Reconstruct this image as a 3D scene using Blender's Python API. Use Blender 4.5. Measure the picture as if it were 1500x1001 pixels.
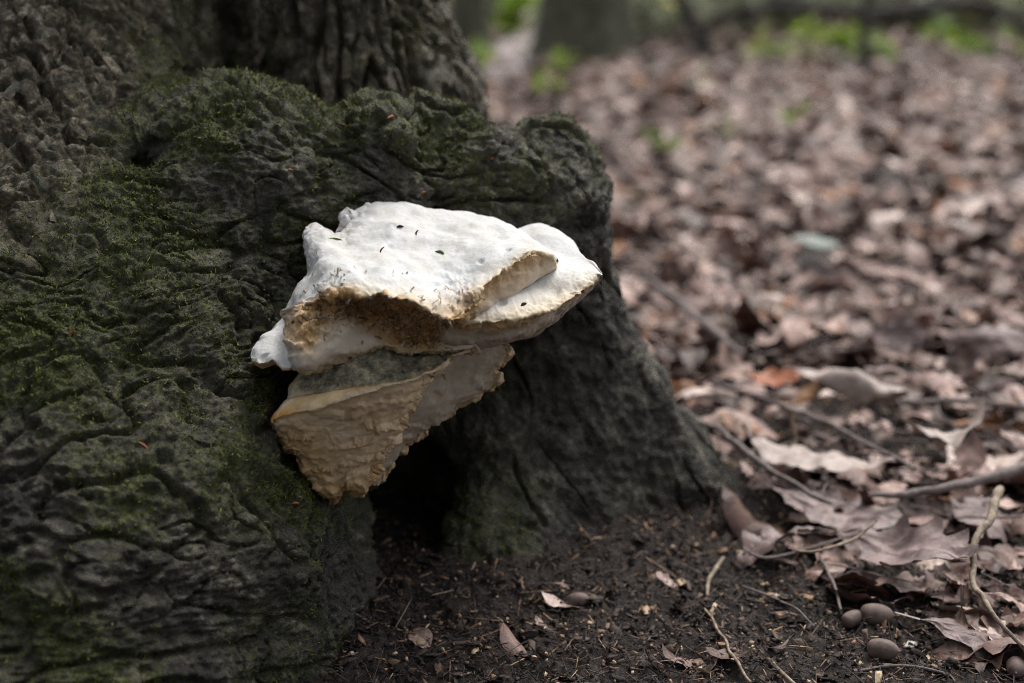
import bpy, bmesh, math, random
import numpy as np
from mathutils import Vector, Matrix
from mathutils.bvhtree import BVHTree

for o in list(bpy.data.objects): bpy.data.objects.remove(o)
SC = bpy.context.scene
COL = SC.collection
R = math.radians
rng = np.random.default_rng(11)
random.seed(11)

# ------------------------------------------------------------------ camera
CAM = np.array([0.0, 0.0, 0.5]); PITCH = math.atan(600/2083.33); FPX = 2083.33
cam_d = bpy.data.cameras.new('camera'); cam = bpy.data.objects.new('camera', cam_d); COL.objects.link(cam)
cam.location = CAM; cam.rotation_euler = (math.pi/2 - PITCH, 0, 0)
cam_d.lens = 50; cam_d.sensor_width = 36; cam_d.clip_start = 0.02; cam_d.clip_end = 800
cam_d.dof.use_dof = True; cam_d.dof.focus_distance = 0.985; cam_d.dof.aperture_fstop = 3.2
SC.camera = cam
# ------------------------------------------------------------------ sky and sun
SUN_EL, SUN_AZ = R(60), R(32)      # azimuth measured from +Y towards +X (where the sun stands)
w = bpy.data.worlds.new('World'); SC.world = w; w.use_nodes = True
nt = w.node_tree; nt.nodes.clear()
sky = nt.nodes.new('ShaderNodeTexSky'); sky.sky_type = 'NISHITA'; sky.sun_disc = False
sky.sun_elevation = SUN_EL; sky.sun_rotation = SUN_AZ; sky.dust_density = 4.0; sky.air_density = 1.0; sky.ozone_density = 1.0
hs = nt.nodes.new('ShaderNodeHueSaturation'); hs.inputs['Saturation'].default_value = 0.34
bg = nt.nodes.new('ShaderNodeBackground'); bg.inputs['Strength'].default_value = 0.13
wo = nt.nodes.new('ShaderNodeOutputWorld')
nt.links.new(sky.outputs[0], hs.inputs['Color']); nt.links.new(hs.outputs[0], bg.inputs[0]); nt.links.new(bg.outputs[0], wo.inputs[0])
sl = bpy.data.lights.new('sun', 'SUN'); sl.energy = 1.2; sl.angle = R(32); sl.color = (1.0, 0.97, 0.93)
so = bpy.data.objects.new('sun', sl); COL.objects.link(so)
sd = Vector((math.sin(SUN_AZ)*math.cos(SUN_EL), math.cos(SUN_AZ)*math.cos(SUN_EL), math.sin(SUN_EL)))
so.rotation_euler = sd.to_track_quat('Z', 'Y').to_euler(); so.location = (0, 0, 6)
SC.view_settings.view_transform = 'Standard'; SC.view_settings.look = 'None'
SC.view_settings.exposure = 1.0; SC.view_settings.gamma = 1.0
SC.cycles.use_denoising = True; SC.cycles.denoising_prefilter = 'NONE'; SC.cycles.filter_width = 1.0

# ------------------------------------------------------------------ helpers
cp, sp = math.cos(PITCH), math.sin(PITCH)
def at(px, py, d):
    """world point on the sight line through photo pixel (px,py) at depth d"""
    px = np.asarray(px, float); py = np.asarray(py, float); d = np.asarray(d, float)
    X = (px-750)/FPX; Y = (500.5-py)/FPX
    return np.stack([CAM[0]+d*X, CAM[1]+d*(cp+Y*sp), CAM[2]+d*(-sp+Y*cp)], -1)
def gd(py):  # depth of flat ground at pixel row
    return 0.5/(sp+((py-500.5)/FPX)*cp)
def ground_at(px, py, z=0.0):
    d = (0.5-z)/(sp+((py-500.5)/FPX)*cp); return at(px, py, d)
def project(P):
    v = P-CAM; d = v[..., 1]*cp - v[..., 2]*sp; yy = v[..., 1]*sp + v[..., 2]*cp
    return 750+FPX*v[..., 0]/d, 500.5-FPX*yy/d, d

def _h(ix, iy, iz, s):
    n = (ix.astype(np.uint32)*np.uint32(374761393) + iy.astype(np.uint32)*np.uint32(668265263)
         + iz.astype(np.uint32)*np.uint32(2147483647) + np.uint32((s*144665+977) & 0xffffffff))
    n = (n ^ (n >> np.uint32(13)))*np.uint32(1274126177); n = (n ^ (n >> np.uint32(15)))*np.uint32(2246822519)
    return n ^ (n >> np.uint32(16))
def noise(P, seed=0):
    """gradient noise, about -1..1"""
    P = np.asarray(P, np.float32); f = np.floor(P); t = (P-f).astype(np.float32); i = f.astype(np.int64)
    u = t*t*t*(t*(t*6-15)+10); out = np.zeros(len(P), np.float32)
    for dx in (0, 1):
        for dy in (0, 1):
            for dz in (0, 1):
                h = _h(i[:, 0]+dx, i[:, 1]+dy, i[:, 2]+dz, seed)
                gx = ((h & np.uint32(1023)).astype(np.float32)/511.5-1); gy = (((h >> np.uint32(10)) & np.uint32(1023)).astype(np.float32)/511.5-1)
                gz = (((h >> np.uint32(20)) & np.uint32(1023)).astype(np.float32)/511.5-1)
                d = gx*(t[:, 0]-dx)+gy*(t[:, 1]-dy)+gz*(t[:, 2]-dz)
                wt = (u[:, 0] if dx else 1-u[:, 0])*(u[:, 1] if dy else 1-u[:, 1])*(u[:, 2] if dz else 1-u[:, 2])
                out += wt*d
    return out*1.3
def fbm(P, seed=0, oc=3):
    s = 0; a = 1.0
    for k in range(oc): s = s+a*noise(P*(2.03**k), seed+k*7); a *= 0.5
    return s
def sstep(a, b, x): t = np.clip((x-a)/(b-a), 0, 1); return t*t*(3-2*t)

def tag(o, label=None, cat=None, group=None, kind=None):
    if label: o['label'] = label
    if cat: o['category'] = cat
    if group: o['group'] = group
    if kind: o['kind'] = kind
    return o
def empty(name, loc=(0, 0, 0)):
    o = bpy.data.objects.new(name, None); o.location = loc; o.empty_display_size = 0.05; COL.objects.link(o); return o
def mesh_np(name, V, F, mat=None, parent=None, smooth=True, col=None, attrs=None):
    """V (n,3); F (m,k) int array or list of arrays of equal width"""
    me = bpy.data.meshes.new(name); V = np.asarray(V, np.float32)
    Fs = [np.asarray(f, np.int32) for f in (F if isinstance(F, (list, tuple)) else [F])]
    me.vertices.add(len(V)); me.vertices.foreach_set('co', V.ravel())
    nl = sum(f.size for f in Fs); npoly = sum(len(f) for f in Fs)
    me.loops.add(nl); me.loops.foreach_set('vertex_index', np.concatenate([f.ravel() for f in Fs]))
    me.polygons.add(npoly)
    tot = np.concatenate([np.full(len(f), f.shape[1], np.int32) for f in Fs])
    st = np.concatenate([[0], np.cumsum(tot)[:-1]]).astype(np.int32)
    me.polygons.foreach_set('loop_start', st); me.polygons.foreach_set('loop_total', tot)
    me.update(calc_edges=True); me.validate()
    if smooth: me.polygons.foreach_set('use_smooth', np.ones(len(me.polygons), bool))
    if col is not None:
        a = me.color_attributes.new('Col', 'FLOAT_COLOR', 'POINT'); c4 = np.ones((len(V), 4), np.float32); c4[:, :3] = col; a.data.foreach_set('color', c4.ravel())
    for k, v in (attrs or {}).items():
        a = me.attributes.new(k, 'FLOAT', 'POINT'); a.data.foreach_set('value', np.asarray(v, np.float32))
    if mat: me.materials.append(mat)
    o = bpy.data.objects.new(name, me); COL.objects.link(o)
    if parent: o.parent = parent; o.matrix_parent_inverse = Matrix.Translation(-Vector(parent.location)) if parent.type == 'EMPTY' else Matrix()
    return o
def grid_faces(nr, nc, off=0):
    i = np.arange(nr*nc).reshape(nr, nc)+off
    return np.stack([i[:-1, :-1], i[1:, :-1], i[1:, 1:], i[:-1, 1:]], -1).reshape(-1, 4)
def lin(r, g, b):
    c = np.array([r, g, b])/255.0
    return tuple(np.where(c <= 0.04045, c/12.92, ((c+0.055)/1.055)**2.4))

# ---- node material helper
class NM:
    def __init__(s, name):
        s.m = bpy.data.materials.new(name); s.m.use_nodes = True; s.t = s.m.node_tree; s.t.nodes.clear()
        s.out = s.n('ShaderNodeOutputMaterial'); s.b = s.n('ShaderNodeBsdfPrincipled'); s.l(s.b.outputs[0], s.out.inputs[0])
    def n(s, t, **k):
        x = s.t.nodes.new(t)
        for a, v in k.items(): setattr(x, a, v)
        return x
    def l(s, a, b): s.t.links.new(a, b)
    def pos(s, obj=False):
        return s.n('ShaderNodeTexCoord').outputs['Object'] if obj else s.n('ShaderNodeNewGeometry').outputs['Position']
    def noise(s, vec, scale, detail=4, rough=0.55, dist=0.0):
        x = s.n('ShaderNodeTexNoise'); x.inputs['Scale'].default_value = scale; x.inputs['Detail'].default_value = detail
        x.inputs['Roughness'].default_value = rough; x.inputs['Distortion'].default_value = dist; s.l(vec, x.inputs['Vector']); return x.outputs['Fac']
    def ramp(s, fac, stops):
        x = s.n('ShaderNodeValToRGB'); e = x.color_ramp.elements
        while len(e) < len(stops): e.new(0.5)
        for el, (p, c) in zip(e, stops): el.position = p; el.color = (*c, 1) if len(c) == 3 else c
        s.l(fac, x.inputs['Fac']); return x.outputs['Color']
    def mix(s, fac, a, b, mode='MIX'):
        x = s.n('ShaderNodeMix', data_type='RGBA', blend_type=mode)
        for v, i in ((fac, 0), (a, 6), (b, 7)):
            if isinstance(v, (int, float)): x.inputs[i].default_value = v
            elif isinstance(v, tuple): x.inputs[i].default_value = (*v, 1)
            else: s.l(v, x.inputs[i])
        return x.outputs[2]
    def math(s, op, a, b=0.0):
        x = s.n('ShaderNodeMath', operation=op)
        for v, i in ((a, 0), (b, 1)):
            if isinstance(v, (int, float)): x.inputs[i].default_value = v
            else: s.l(v, x.inputs[i])
        return x.outputs[0]
    def mapr(s, v, a, b, c=0.0, d=1.0):
        x = s.n('ShaderNodeMapRange'); s.l(v, x.inputs[0])
        for i, q in enumerate((a, b, c, d)): x.inputs[i+1].default_value = q
        return x.outputs[0]
    def attr(s, name, out='Fac'):
        x = s.n('ShaderNodeAttribute'); x.attribute_name = name; return x.outputs[out]
    def scale(s, vec, v):
        x = s.n('ShaderNodeMapping'); x.inputs['Scale'].default_value = v; s.l(vec, x.inputs['Vector']); return x.outputs[0]
    def bump(s, h, dist, strength=1.0, prev=None):
        x = s.n('ShaderNodeBump'); x.inputs['Distance'].default_value = dist; x.inputs['Strength'].default_value = strength
        s.l(h, x.inputs['Height'])
        if prev is not None: s.l(prev, x.inputs['Normal'])
        return x.outputs[0]
    def fin(s, color, rough=0.8, normal=None, spec=0.3):
        if isinstance(color, tuple): s.b.inputs['Base Color'].default_value = (*color, 1)
        else: s.l(color, s.b.inputs['Base Color'])
        if isinstance(rough, (int, float)): s.b.inputs['Roughness'].default_value = rough
        else: s.l(rough, s.b.inputs['Roughness'])
        s.b.inputs['Specular IOR Level'].default_value = spec
        if normal is not None: s.l(normal, s.b.inputs['Normal'])
        return s.m

# ------------------------------------------------------------------ materials
def m_bark():
    m = NM('bark_mossy'); p = m.pos()
    moss = m.attr('moss'); pale = m.attr('pale'); soil = m.attr('soil')
    n1 = m.noise(p, 38, 6, 0.62, 0.6); n2 = m.noise(p, 190, 5, 0.65); n3 = m.noise(p, 620, 4, 0.7)
    base = m.ramp(m.math('ADD', m.math('MULTIPLY', n1, .45), m.math('MULTIPLY', m.noise(p, 150, 6, .75, .8), .55)), [(0.37, (0.013, 0.0115, 0.008)), (0.47, (0.038, 0.033, 0.023)), (0.54, (0.085, 0.076, 0.054)), (0.62, (0.30, 0.27, 0.20))])
    plate = m.ramp(m.math('ADD', m.math('MULTIPLY', n2, .5), m.math('MULTIPLY', m.noise(p, 55, 5, .7, .5), .5)), [(0.37, (0.026, 0.019, 0.011)), (0.46, (0.082, 0.063, 0.038)), (0.52, (0.18, 0.145, 0.095)), (0.59, (0.48, 0.41, 0.30))])
    c = m.mix(pale, base, plate)
    lich = m.ramp(m.noise(p, 70, 4, 0.6), [(0.56, (0, 0, 0)), (0.68, (1, 1, 1))])
    c = m.mix(m.math('MULTIPLY', m.math('MULTIPLY', lich, pale), 0.55), c, (0.15, 0.19, 0.155))
    speck = m.mapr(n3, 0.58, 0.70); c = m.mix(m.math('MULTIPLY', speck, 0.6), c, (0.17, 0.16, 0.135))
    mc = m.ramp(m.noise(p, 260, 4, 0.7), [(0.34, (0.015, 0.021, 0.003)), (0.48, (0.05, 0.066, 0.007)), (0.62, (0.16, 0.178, 0.022))])
    mm = m.mapr(m.math('ADD', moss, m.math('MULTIPLY', m.math('SUBTRACT', m.noise(p, 130, 6, .75), 0.5), 2.0)), 0.22, 0.8)
    c = m.mix(m.math('MULTIPLY', mm, 0.7), c, mc)
    sc = m.ramp(n2, [(0.35, (0.03, 0.024, 0.02)), (0.7, (0.11, 0.085, 0.068))])
    c = m.mix(m.mapr(soil, 0.2, 0.9), c, sc)
    b = m.bump(m.noise(p, 170, 8, 0.78, 0.8), 0.007, 1.0); b = m.bump(m.noise(p, 450, 5, 0.75, 0.5), 0.003, 1.0, b); b = m.bump(n3, 0.001, 0.8, b)
    return m.fin(c, m.mapr(n2, 0.3, 0.7, 0.42, 0.8), b, 0.5)
M_BARK = m_bark()
def m_fung():
    m = NM('fungus_flesh'); p = m.pos(); col = m.attr('Col', 'Color'); ro = m.attr('rag')
    n1 = m.noise(p, 60, 5, 0.6); n2 = m.noise(p, 420, 5, 0.65); n3 = m.noise(p, 1500, 2, 0.6)
    c = m.mix(1.0, col, m.ramp(n1, [(0.34, (0.90, 0.87, 0.82)), (0.52, (1.0, 1.0, 1.0))]), 'MULTIPLY')
    c = m.mix(1.0, c, m.ramp(n2, [(0.25, (0.86, 0.84, 0.81)), (0.5, (1.0, 1.0, 1.0))]), 'MULTIPLY')
    br = m.ramp(n2, [(0.36, (0.17, 0.075, 0.022)), (0.5, (0.43, 0.24, 0.09)), (0.64, (0.72, 0.53, 0.31))])
    c = m.mix(m.mapr(ro, 0.25, 1.0, 0.0, 0.48), c, br)
    al = m.attr('algae'); ac = m.ramp(m.noise(p, 130, 7, 0.8), [(0.36, (0.045, 0.042, 0.028)), (0.47, (0.16, 0.148, 0.103)), (0.55, (0.27, 0.24, 0.165)), (0.63, (0.5, 0.4, 0.26))])
    c = m.mix(m.mapr(al, 0.15, 0.75), c, ac)
    dk = m.ramp(m.noise(p, 120, 5, 0.75), [(0.685, (0, 0, 0)), (0.73, (1, 1, 1))]); c = m.mix(m.math('MULTIPLY', dk, m.attr('dirt')), c, (0.035, 0.032, 0.028))
    b = m.bump(n2, 0.0007, 0.5); b = m.bump(n3, 0.0003, 0.5, b)
    m.b.inputs['Subsurface Weight'].default_value = 0.0
    return m.fin(c, 0.62, b, 0.3)
M_FUNG = m_fung()
def m_soil():
    m = NM('soil_humus'); p = m.pos()
    n1 = m.noise(p, 26, 6, 0.65); n2 = m.noise(p, 240, 5, 0.7); n3 = m.noise(p, 5, 4, 0.6)
    c = m.ramp(m.math('ADD', m.math('MULTIPLY', n2, .6), m.math('MULTIPLY', m.noise(p, 90, 5, .7), .4)), [(0.36, (0.008, 0.006, 0.0052)), (0.48, (0.022, 0.016, 0.0135)), (0.57, (0.06, 0.042, 0.032)), (0.66, (0.18, 0.125, 0.09))])
    far = m.ramp(n3, [(0.35, (0.08, 0.055, 0.045)), (0.6, (0.14, 0.10, 0.085))])
    sep = m.n('ShaderNodeSeparateXYZ'); m.l(p, sep.inputs[0]); c = m.mix(m.mapr(sep.outputs[1], 4, 9), c, far)
    b = m.bump(n2, 0.004, 1.0); b = m.bump(m.noise(p, 700, 4, 0.7), 0.0015, 1.0, b)
    return m.fin(c, 0.7, b, 0.3)
M_SOIL = m_soil()
LEAFRAMP = [(0.0, (0.032, 0.019, 0.015)), (0.25, (0.085, 0.053, 0.044)), (0.48, (0.175, 0.116, 0.10)), (0.68, (0.27, 0.192, 0.172)), (0.86, (0.39, 0.30, 0.275)), (0.945, (0.64, 0.55, 0.51)), (0.97, (0.26, 0.10, 0.03)), (1.0, (0.22, 0.12, 0.06))]
def m_leaf(name, stops, spec=0.45, rough=0.5, trans=0.0):
    m = NM(name); p = m.pos(); oi = m.n('ShaderNodeObjectInfo').outputs['Random']
    f = m.math('FRACT', m.math('ADD', m.attr('rnd'), oi)); c = m.ramp(f, stops)
    n1 = m.noise(p, 55, 5, 0.65); n2 = m.noise(p, 420, 4, 0.65)
    c = m.mix(1.0, c, m.ramp(n1, [(0.32, (0.38, 0.34, 0.31)), (0.5, (1, 1, 1)), (0.68, (1.4, 1.36, 1.33))]), 'MULTIPLY')
    c = m.mix(1.0, c, m.ramp(n2, [(0.3, (0.72, 0.7, 0.68)), (0.6, (1.08, 1.06, 1.05))]), 'MULTIPLY')
    hv = m.n('ShaderNodeHueSaturation'); hv.inputs['Saturation'].default_value = 1.25; m.l(c, hv.inputs['Color']); c = hv.outputs[0]
    v = m.attr('vein'); c = m.mix(m.math('MULTIPLY', v, 0.35), c, (0.30, 0.22, 0.16))
    b = m.bump(n2, 0.0008, 0.8); b = m.bump(v, 0.0012, 0.8, b)
    if trans:
        tr = m.n('ShaderNodeBsdfTranslucent'); m.l(c, tr.inputs['Color']); mx = m.n('ShaderNodeMixShader'); mx.inputs[0].default_value = trans; m.l(m.b.outputs[0], mx.inputs[1]); m.l(tr.outputs[0], mx.inputs[2]); m.l(mx.outputs[0], m.out.inputs[0])
    return m.fin(c, rough, b, spec)
M_LEAF = m_leaf('dead_leaf', LEAFRAMP)
M_GREEN = m_leaf('green_leaf', [(0, (0.09, 0.18, 0.025)), (0.5, (0.2, 0.36, 0.05)), (1, (0.36, 0.5, 0.08))], 0.4, .5, .45)
M_EVER = m_leaf('evergreen_leaf', [(0, (0.03, 0.05, 0.02)), (1, (0.07, 0.10, 0.04))], 0.4)
M_SHRUB = m_leaf('shrub_leaf', [(0, (0.14, 0.18, 0.12)), (0.5, (0.28, 0.33, 0.23)), (0.85, (0.42, 0.47, 0.35)), (1, (0.6, 0.6, 0.3))], 0.4, .5, .45)
def m_simple(name, a, b_, sc=200, rough=0.7, spec=0.3, bump=0.0006):
    m = NM(name); p = m.pos(); n = m.noise(p, sc, 5, 0.65)
    c = m.ramp(n, [(0.32, a), (0.68, b_)]); return m.fin(c, rough, m.bump(n, bump, 0.8), spec)
M_TWIG = m_simple('twig_bark', (0.07, 0.055, 0.05), (0.22, 0.18, 0.165), 160)
M_TWIGP = m_simple('pale_stem', (0.07, 0.048, 0.034), (0.36, 0.29, 0.21), 150, .7, .3, .0012)
M_ACORN = m_simple('acorn_skin', (0.075, 0.052, 0.045), (0.20, 0.145, 0.125), 90, 0.6, 0.25, 0.0005)
M_CUP = m_simple('acorn_cup', (0.05, 0.035, 0.028), (0.15, 0.11, 0.085), 600, 0.8, 0.2, 0.001)
M_STONE = m_simple('pale_stone', (0.35, 0.32, 0.28), (0.62, 0.58, 0.52), 300)
M_FARBARK = m_simple('far_bark', (0.035, 0.036, 0.024), (0.13, 0.125, 0.085), 22, 0.85, 0.2, 0.02)
M_DARKBR = m_simple('dark_branch', (0.02, 0.018, 0.016), (0.07, 0.06, 0.055), 40, 0.8, 0.25, 0.004)
def m_col(name, rough=0.7):
    m = NM(name); p = m.pos(); n = m.noise(p, 500, 3, 0.6)
    c = m.mix(1.0, m.attr('Col', 'Color'), m.ramp(n, [(0.3, (0.65, 0.63, 0.6)), (0.6, (1, 1, 1))]), 'MULTIPLY'); return m.fin(c, rough, m.bump(n, 0.0004, 0.8), 0.35)
M_CRUMB = m_col('litter_crumbs'); M_MOSS = m_col('moss_fronds', 0.75)

# ------------------------------------------------------------------ hero tree: implicit pieces
def smin(a, b, k):
    h = np.clip(0.5+0.5*(b-a)/k, 0, 1); return b*(1-h)+a*h-k*h*(1-h)
def cone(P, a, b, ra, rb):
    ba = b-a; t = np.clip(((P-a)@ba)/(ba@ba), 0, 1)[..., None]
    return np.linalg.norm(P-(a+t*ba), axis=-1)-(ra+(rb-ra)*t[..., 0])
def A(px, py, d): return at(px, py, d)
TR = []   # (a, b, ra, rb, blend)
def chain(pts, k):
    for (p, r), (q, s) in zip(pts[:-1], pts[1:]): TR.append((np.array(p), np.array(q), r, s, k))
def up(p, dz, dx=0, dy=0): return np.array([p[0]+dx, p[1]+dy, p[2]+dz])
rf = A(505, 20, 1.345); lf = A(118, 60, 1.285)
core = np.array([-0.37, 1.64, 0.0])
chain([(core+[0, 0, -0.1], 0.36), (core+[0, 0, 0.5], 0.27), (core+[0, 0.02, 2.2], 0.24)], 0.05)
chain([(up(rf, -0.30, 0.0, 0.02), 0.135), (up(rf, -0.085, 0.006), 0.116), (rf, 0.090), (up(rf, 1.8, -0.03, 0.12), 0.078)], 0.02)
chain([(up(lf, -0.22, -0.02, -0.02), 0.150), (up(lf, -0.06), 0.122), (lf, 0.112), (up(lf, 1.8, -0.04, 0.16), 0.105)], 0.02)
# swollen collar between trunk and roots
chain([(A(250, 330, 1.13), 0.075), (A(350, 245, 1.105), 0.062), (A(450, 275, 1.125), 0.058), (A(570, 288, 1.15), 0.063), (A(690, 300, 1.165), 0.060), (A(793, 302, 1.18), 0.050)], 0.024)
chain([(A(350, 330, 1.10), 0.07), (A(330, 500, 1.09), 0.08)], 0.04)
# left buttress
chain([(A(70, 240, 1.21), 0.135), (A(110, 560, 1.12), 0.165), (A(120, 850, 1.05), 0.190), (A(80, 1150, 1.03), 0.21)], 0.05)
chain([(A(-250, 300, 1.35), 0.16), (A(-420, 900, 1.25), 0.20), (A(-600, 1200, 1.2), 0.17)], 0.06)
chain([(A(408, 790, 1.12), 0.068), (A(345, 1100, 1.07), 0.085)], 0.04)
# right root
chain([(A(795, 305, 1.18), 0.050), (A(835, 470, 1.235), 0.042), (A(893, 590, 1.275), 0.047), (A(975, 700, 1.30), 0.046), (A(1065, 765, 1.315), 0.026), (A(1180, 840, 1.34), 0.006)], 0.03)
chain([(A(700, 380, 1.26), 0.085), (A(770, 620, 1.30), 0.10), (A(830, 860, 1.31), 0.115)], 0.04)
chain([(A(680, 800, 1.225), 0.052), (A(740, 830, 1.20), 0.036), (A(800, 880, 1.23), 0.05)], 0.03)
chain([(A(585, 740, 1.225), 0.070), (A(590, 920, 1.20), 0.090)], 0.03)   # back wall of the hollow
chain([(A(700, 700, 1.24), 0.072), (A(720, 900, 1.215), 0.090)], 0.03)
KN = [(A(768, 205, 1.165), 0.017), (A(812, 206, 1.175), 0.021), (A(838, 240, 1.18), 0.022), (A(345, 345, 1.055), 0.034), (A(735, 800, 1.175), 0.016),
      (A(270, 205, 1.11), 0.03), (A(60, 300, 1.06), 0.03), (A(150, 285, 1.06), 0.02), (A(260, 560, 0.985), 0.03), (A(310, 640, 0.975), 0.03), (A(195, 470, 0.99), 0.035),
      (A(560, 205, 1.10), 0.03), (A(640, 190, 1.14), 0.03), (A(700, 215, 1.125), 0.024)]
HOL = [(A(604, 690, 1.15), 0.048), (A(598, 715, 1.23), 0.052), (A(586, 810, 1.13), 0.036), (A(590, 810, 1.20), 0.044), (A(655, 640, 1.15), 0.042), (A(338, 60, 1.19), 0.035), (A(342, -60, 1.22), 0.035), (A(400, 118, 1.20), 0.03), (A(215, 235, 1.06), 0.012), (A(440, 590, 1.03), 0.02)]
def tree_sdf(P):
    s = np.full(P.shape[:-1], 9.0, np.float32)
    for a, b, ra, rb, k in TR: s = smin(s, cone(P, a, b, ra, rb).astype(np.float32), k)
    for c, r in KN: s = smin(s, (np.linalg.norm(P-c, axis=-1)-r).astype(np.float32), 0.014)
    for c, r in HOL: s = -smin(-s, (np.linalg.norm(P-c, axis=-1)-r).astype(np.float32), 0.022)
    return s
# ------------------------------------------------------------------ ground sheet
def ground_h(x, y):
    P = np.stack([x, y, np.zeros_like(x)], -1)
    far = sstep(1.6, 5, y)
    h = 0.020*noise(P*3.1, 3)*(0.4+far)+0.006*noise(P*16, 5)
    near = 1-sstep(1.7, 2.4, np.hypot(x-0.1, y-1.1))
    h = h + near*(0.0065*fbm(P*42, 9, 3)+0.0042*np.abs(noise(P*150, 21))+.0025*noise(P*300, 22))
    h = h + 0.35*sstep(14, 60, y)*noise(P*0.06, 31)
    m_ = (x > -.7)&(x < .5)&(y > .8)&(y < 1.6)
    if m_.any():
        q = tree_sdf(np.stack([x[m_], y[m_], np.full(m_.sum(), .01)], -1)); h[m_] += (.016*(1-sstep(-.01, .055, q+.015*noise(P[m_]*30, 23))))
    return h
def axis(lo, hi, f0, f1, step, grow):
    a = list(np.arange(f0, f1+step/2, step)); s = step; x = f1
    while x < hi: s *= grow; x += s; a.append(x)
    s = step; x = f0; b = []
    while x > lo: s *= grow; x -= s; b.append(x)
    return np.array(b[::-1]+a)
gx = axis(-120, 120, -0.28, 0.46, 0.0031, 1.10); gy = axis(-60, 320, 0.90, 1.40, 0.0031, 1.09)
GX, GY = np.meshgrid(gx, gy); gz = ground_h(GX.ravel(), GY.ravel())
ground = mesh_np('ground', np.stack([GX.ravel(), GY.ravel(), gz], -1), grid_faces(len(gy), len(gx))[:, ::-1], M_SOIL)
tag(ground, 'dark humus of the forest floor under the leaf litter', 'ground', kind='structure')
# pale trodden path between the two left trunks
pl_ = np.array([ground_at(a, b) for a, b in [(712, 128), (718, 95), (735, 62), (752, 30), (768, 0), (782, -30), (790, -60)]]); pr_ = np.array([ground_at(a, b) for a, b in [(760, 128), (792, 95), (800, 62), (806, 30), (812, 0), (818, -30), (820, -60)]])
tt = np.linspace(0, 1, 14)[None, :, None]; ii = np.linspace(0, 6, 70); PL = np.stack([np.interp(ii, range(7), pl_[:, k]) for k in range(2)], -1); PR = np.stack([np.interp(ii, range(7), pr_[:, k]) for k in range(2)], -1)
PP = PL[:, None]*(1-tt)+PR[:, None]*tt; PP = PP.reshape(-1, 2); PP = PP+.12*np.stack([noise(np.c_[PP*3, PP[:, 0]*0], 151), noise(np.c_[PP*3, PP[:, 0]*0], 152)], -1)
M_PATH = m_simple('path_sand', (0.16, 0.13, 0.12), (0.46, 0.40, 0.375), 9, .85, .2, .01)
path = mesh_np('path', np.c_[PP, ground_h(PP[:, 0], PP[:, 1])+.02], grid_faces(70, 14)[:, ::-1], M_PATH); tag(path, 'pale trodden path between the two left background trunks', 'path', kind='structure')
def gh1(x, y): return float(ground_h(np.array([x]), np.array([y]))[0])

# ------------------------------------------------------------------ hero tree: implicit body
def surface_nets(vals, cx, cy, cz):
    nx, ny, nz = vals.shape; ins = vals < 0
    c = [ins[i:nx-1+i, j:ny-1+j, k:nz-1+k] for i in (0, 1) for j in (0, 1) for k in (0, 1)]
    cnt = sum(a.astype(np.int8) for a in c); act = (cnt > 0) & (cnt < 8)
    I = np.argwhere(act); idx = -np.ones(act.shape, np.int64); idx[act] = np.arange(len(I))
    acc = np.zeros((len(I), 3)); n = np.zeros(len(I))
    off = [(i, j, k) for i in (0, 1) for j in (0, 1) for k in (0, 1)]
    for a in range(8):
        for b in range(a+1, 8):
            if sum(abs(p-q) for p, q in zip(off[a], off[b])) != 1: continue
            va = vals[tuple((I+off[a]).T)]; vb = vals[tuple((I+off[b]).T)]; cr = (va < 0) != (vb < 0)
            t = np.where(cr, va/np.where(va == vb, 1, va-vb), 0)[:, None]
            acc += np.where(cr[:, None], I+np.array(off[a])+t*(np.array(off[b])-np.array(off[a])), 0); n += cr
    g = acc/n[:, None]
    V = np.stack([np.interp(g[:, 0], np.arange(nx), cx), np.interp(g[:, 1], np.arange(ny), cy), np.interp(g[:, 2], np.arange(nz), cz)], -1)
    F = []
    for ax in range(3):
        a1, a2 = [(1, 2), (2, 0), (0, 1)][ax]
        s0 = [slice(None)]*3; s1 = [slice(None)]*3; s0[ax] = slice(0, -1); s1[ax] = slice(1, None)
        A0 = ins[tuple(s0)]; A1 = ins[tuple(s1)]; E = np.argwhere(A0 != A1)
        ok = np.all([(E[:, a] > 0) & (E[:, a] < vals.shape[a]-1) for a in (a1, a2)], axis=0); E = E[ok]
        d1 = np.zeros(3, int); d1[a1] = 1; d2 = np.zeros(3, int); d2[a2] = 1
        q = [idx[tuple((E-d1-d2).T)], idx[tuple((E-d2).T)], idx[tuple(E.T)], idx[tuple((E-d1).T)]]
        f = np.stack(q, -1); flip = ~A0[tuple(E.T)]; f[flip] = f[flip][:, ::-1]; F.append(f)
    return V, np.concatenate(F)
STEP = 0.0060
tx = axis(-1.05, 0.5, -0.36, 0.24, STEP, 1.25); ty = axis(0.62, 2.3, 0.82, 1.32, STEP, 1.25); tz = axis(-0.06, 2.1, -0.01, 0.46, STEP, 1.25)
GP = np.stack(np.meshgrid(tx, ty, tz, indexing='ij'), -1).astype(np.float32)
vals = np.concatenate([tree_sdf(GP[i:i+16]) for i in range(0, len(tx), 16)])
vals[:, :, 0] = 1; vals[:, :, -1] = np.maximum(vals[:, :, -1], 1); vals[0] = 1; vals[-1] = 1; vals[:, 0] = 1; vals[:, -1] = 1
V0, F0 = surface_nets(vals, tx, ty, tz)
ca, cb_ = V0[F0[:, 2]]-V0[F0[:, 0]], V0[F0[:, 3]]-V0[F0[:, 1]]; fn = np.cross(ca, cb_); fn /= np.linalg.norm(fn, axis=1, keepdims=True)+1e-12; fcen = V0[F0].mean(1)
if (fn*(fcen-np.array([-.25, 1.5, .3]))).sum(1).mean() < 0: fn = -fn
qx0, qy0, qd0 = project(fcen); vw = CAM-fcen; vw /= np.linalg.norm(vw, axis=1, keepdims=True)
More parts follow.
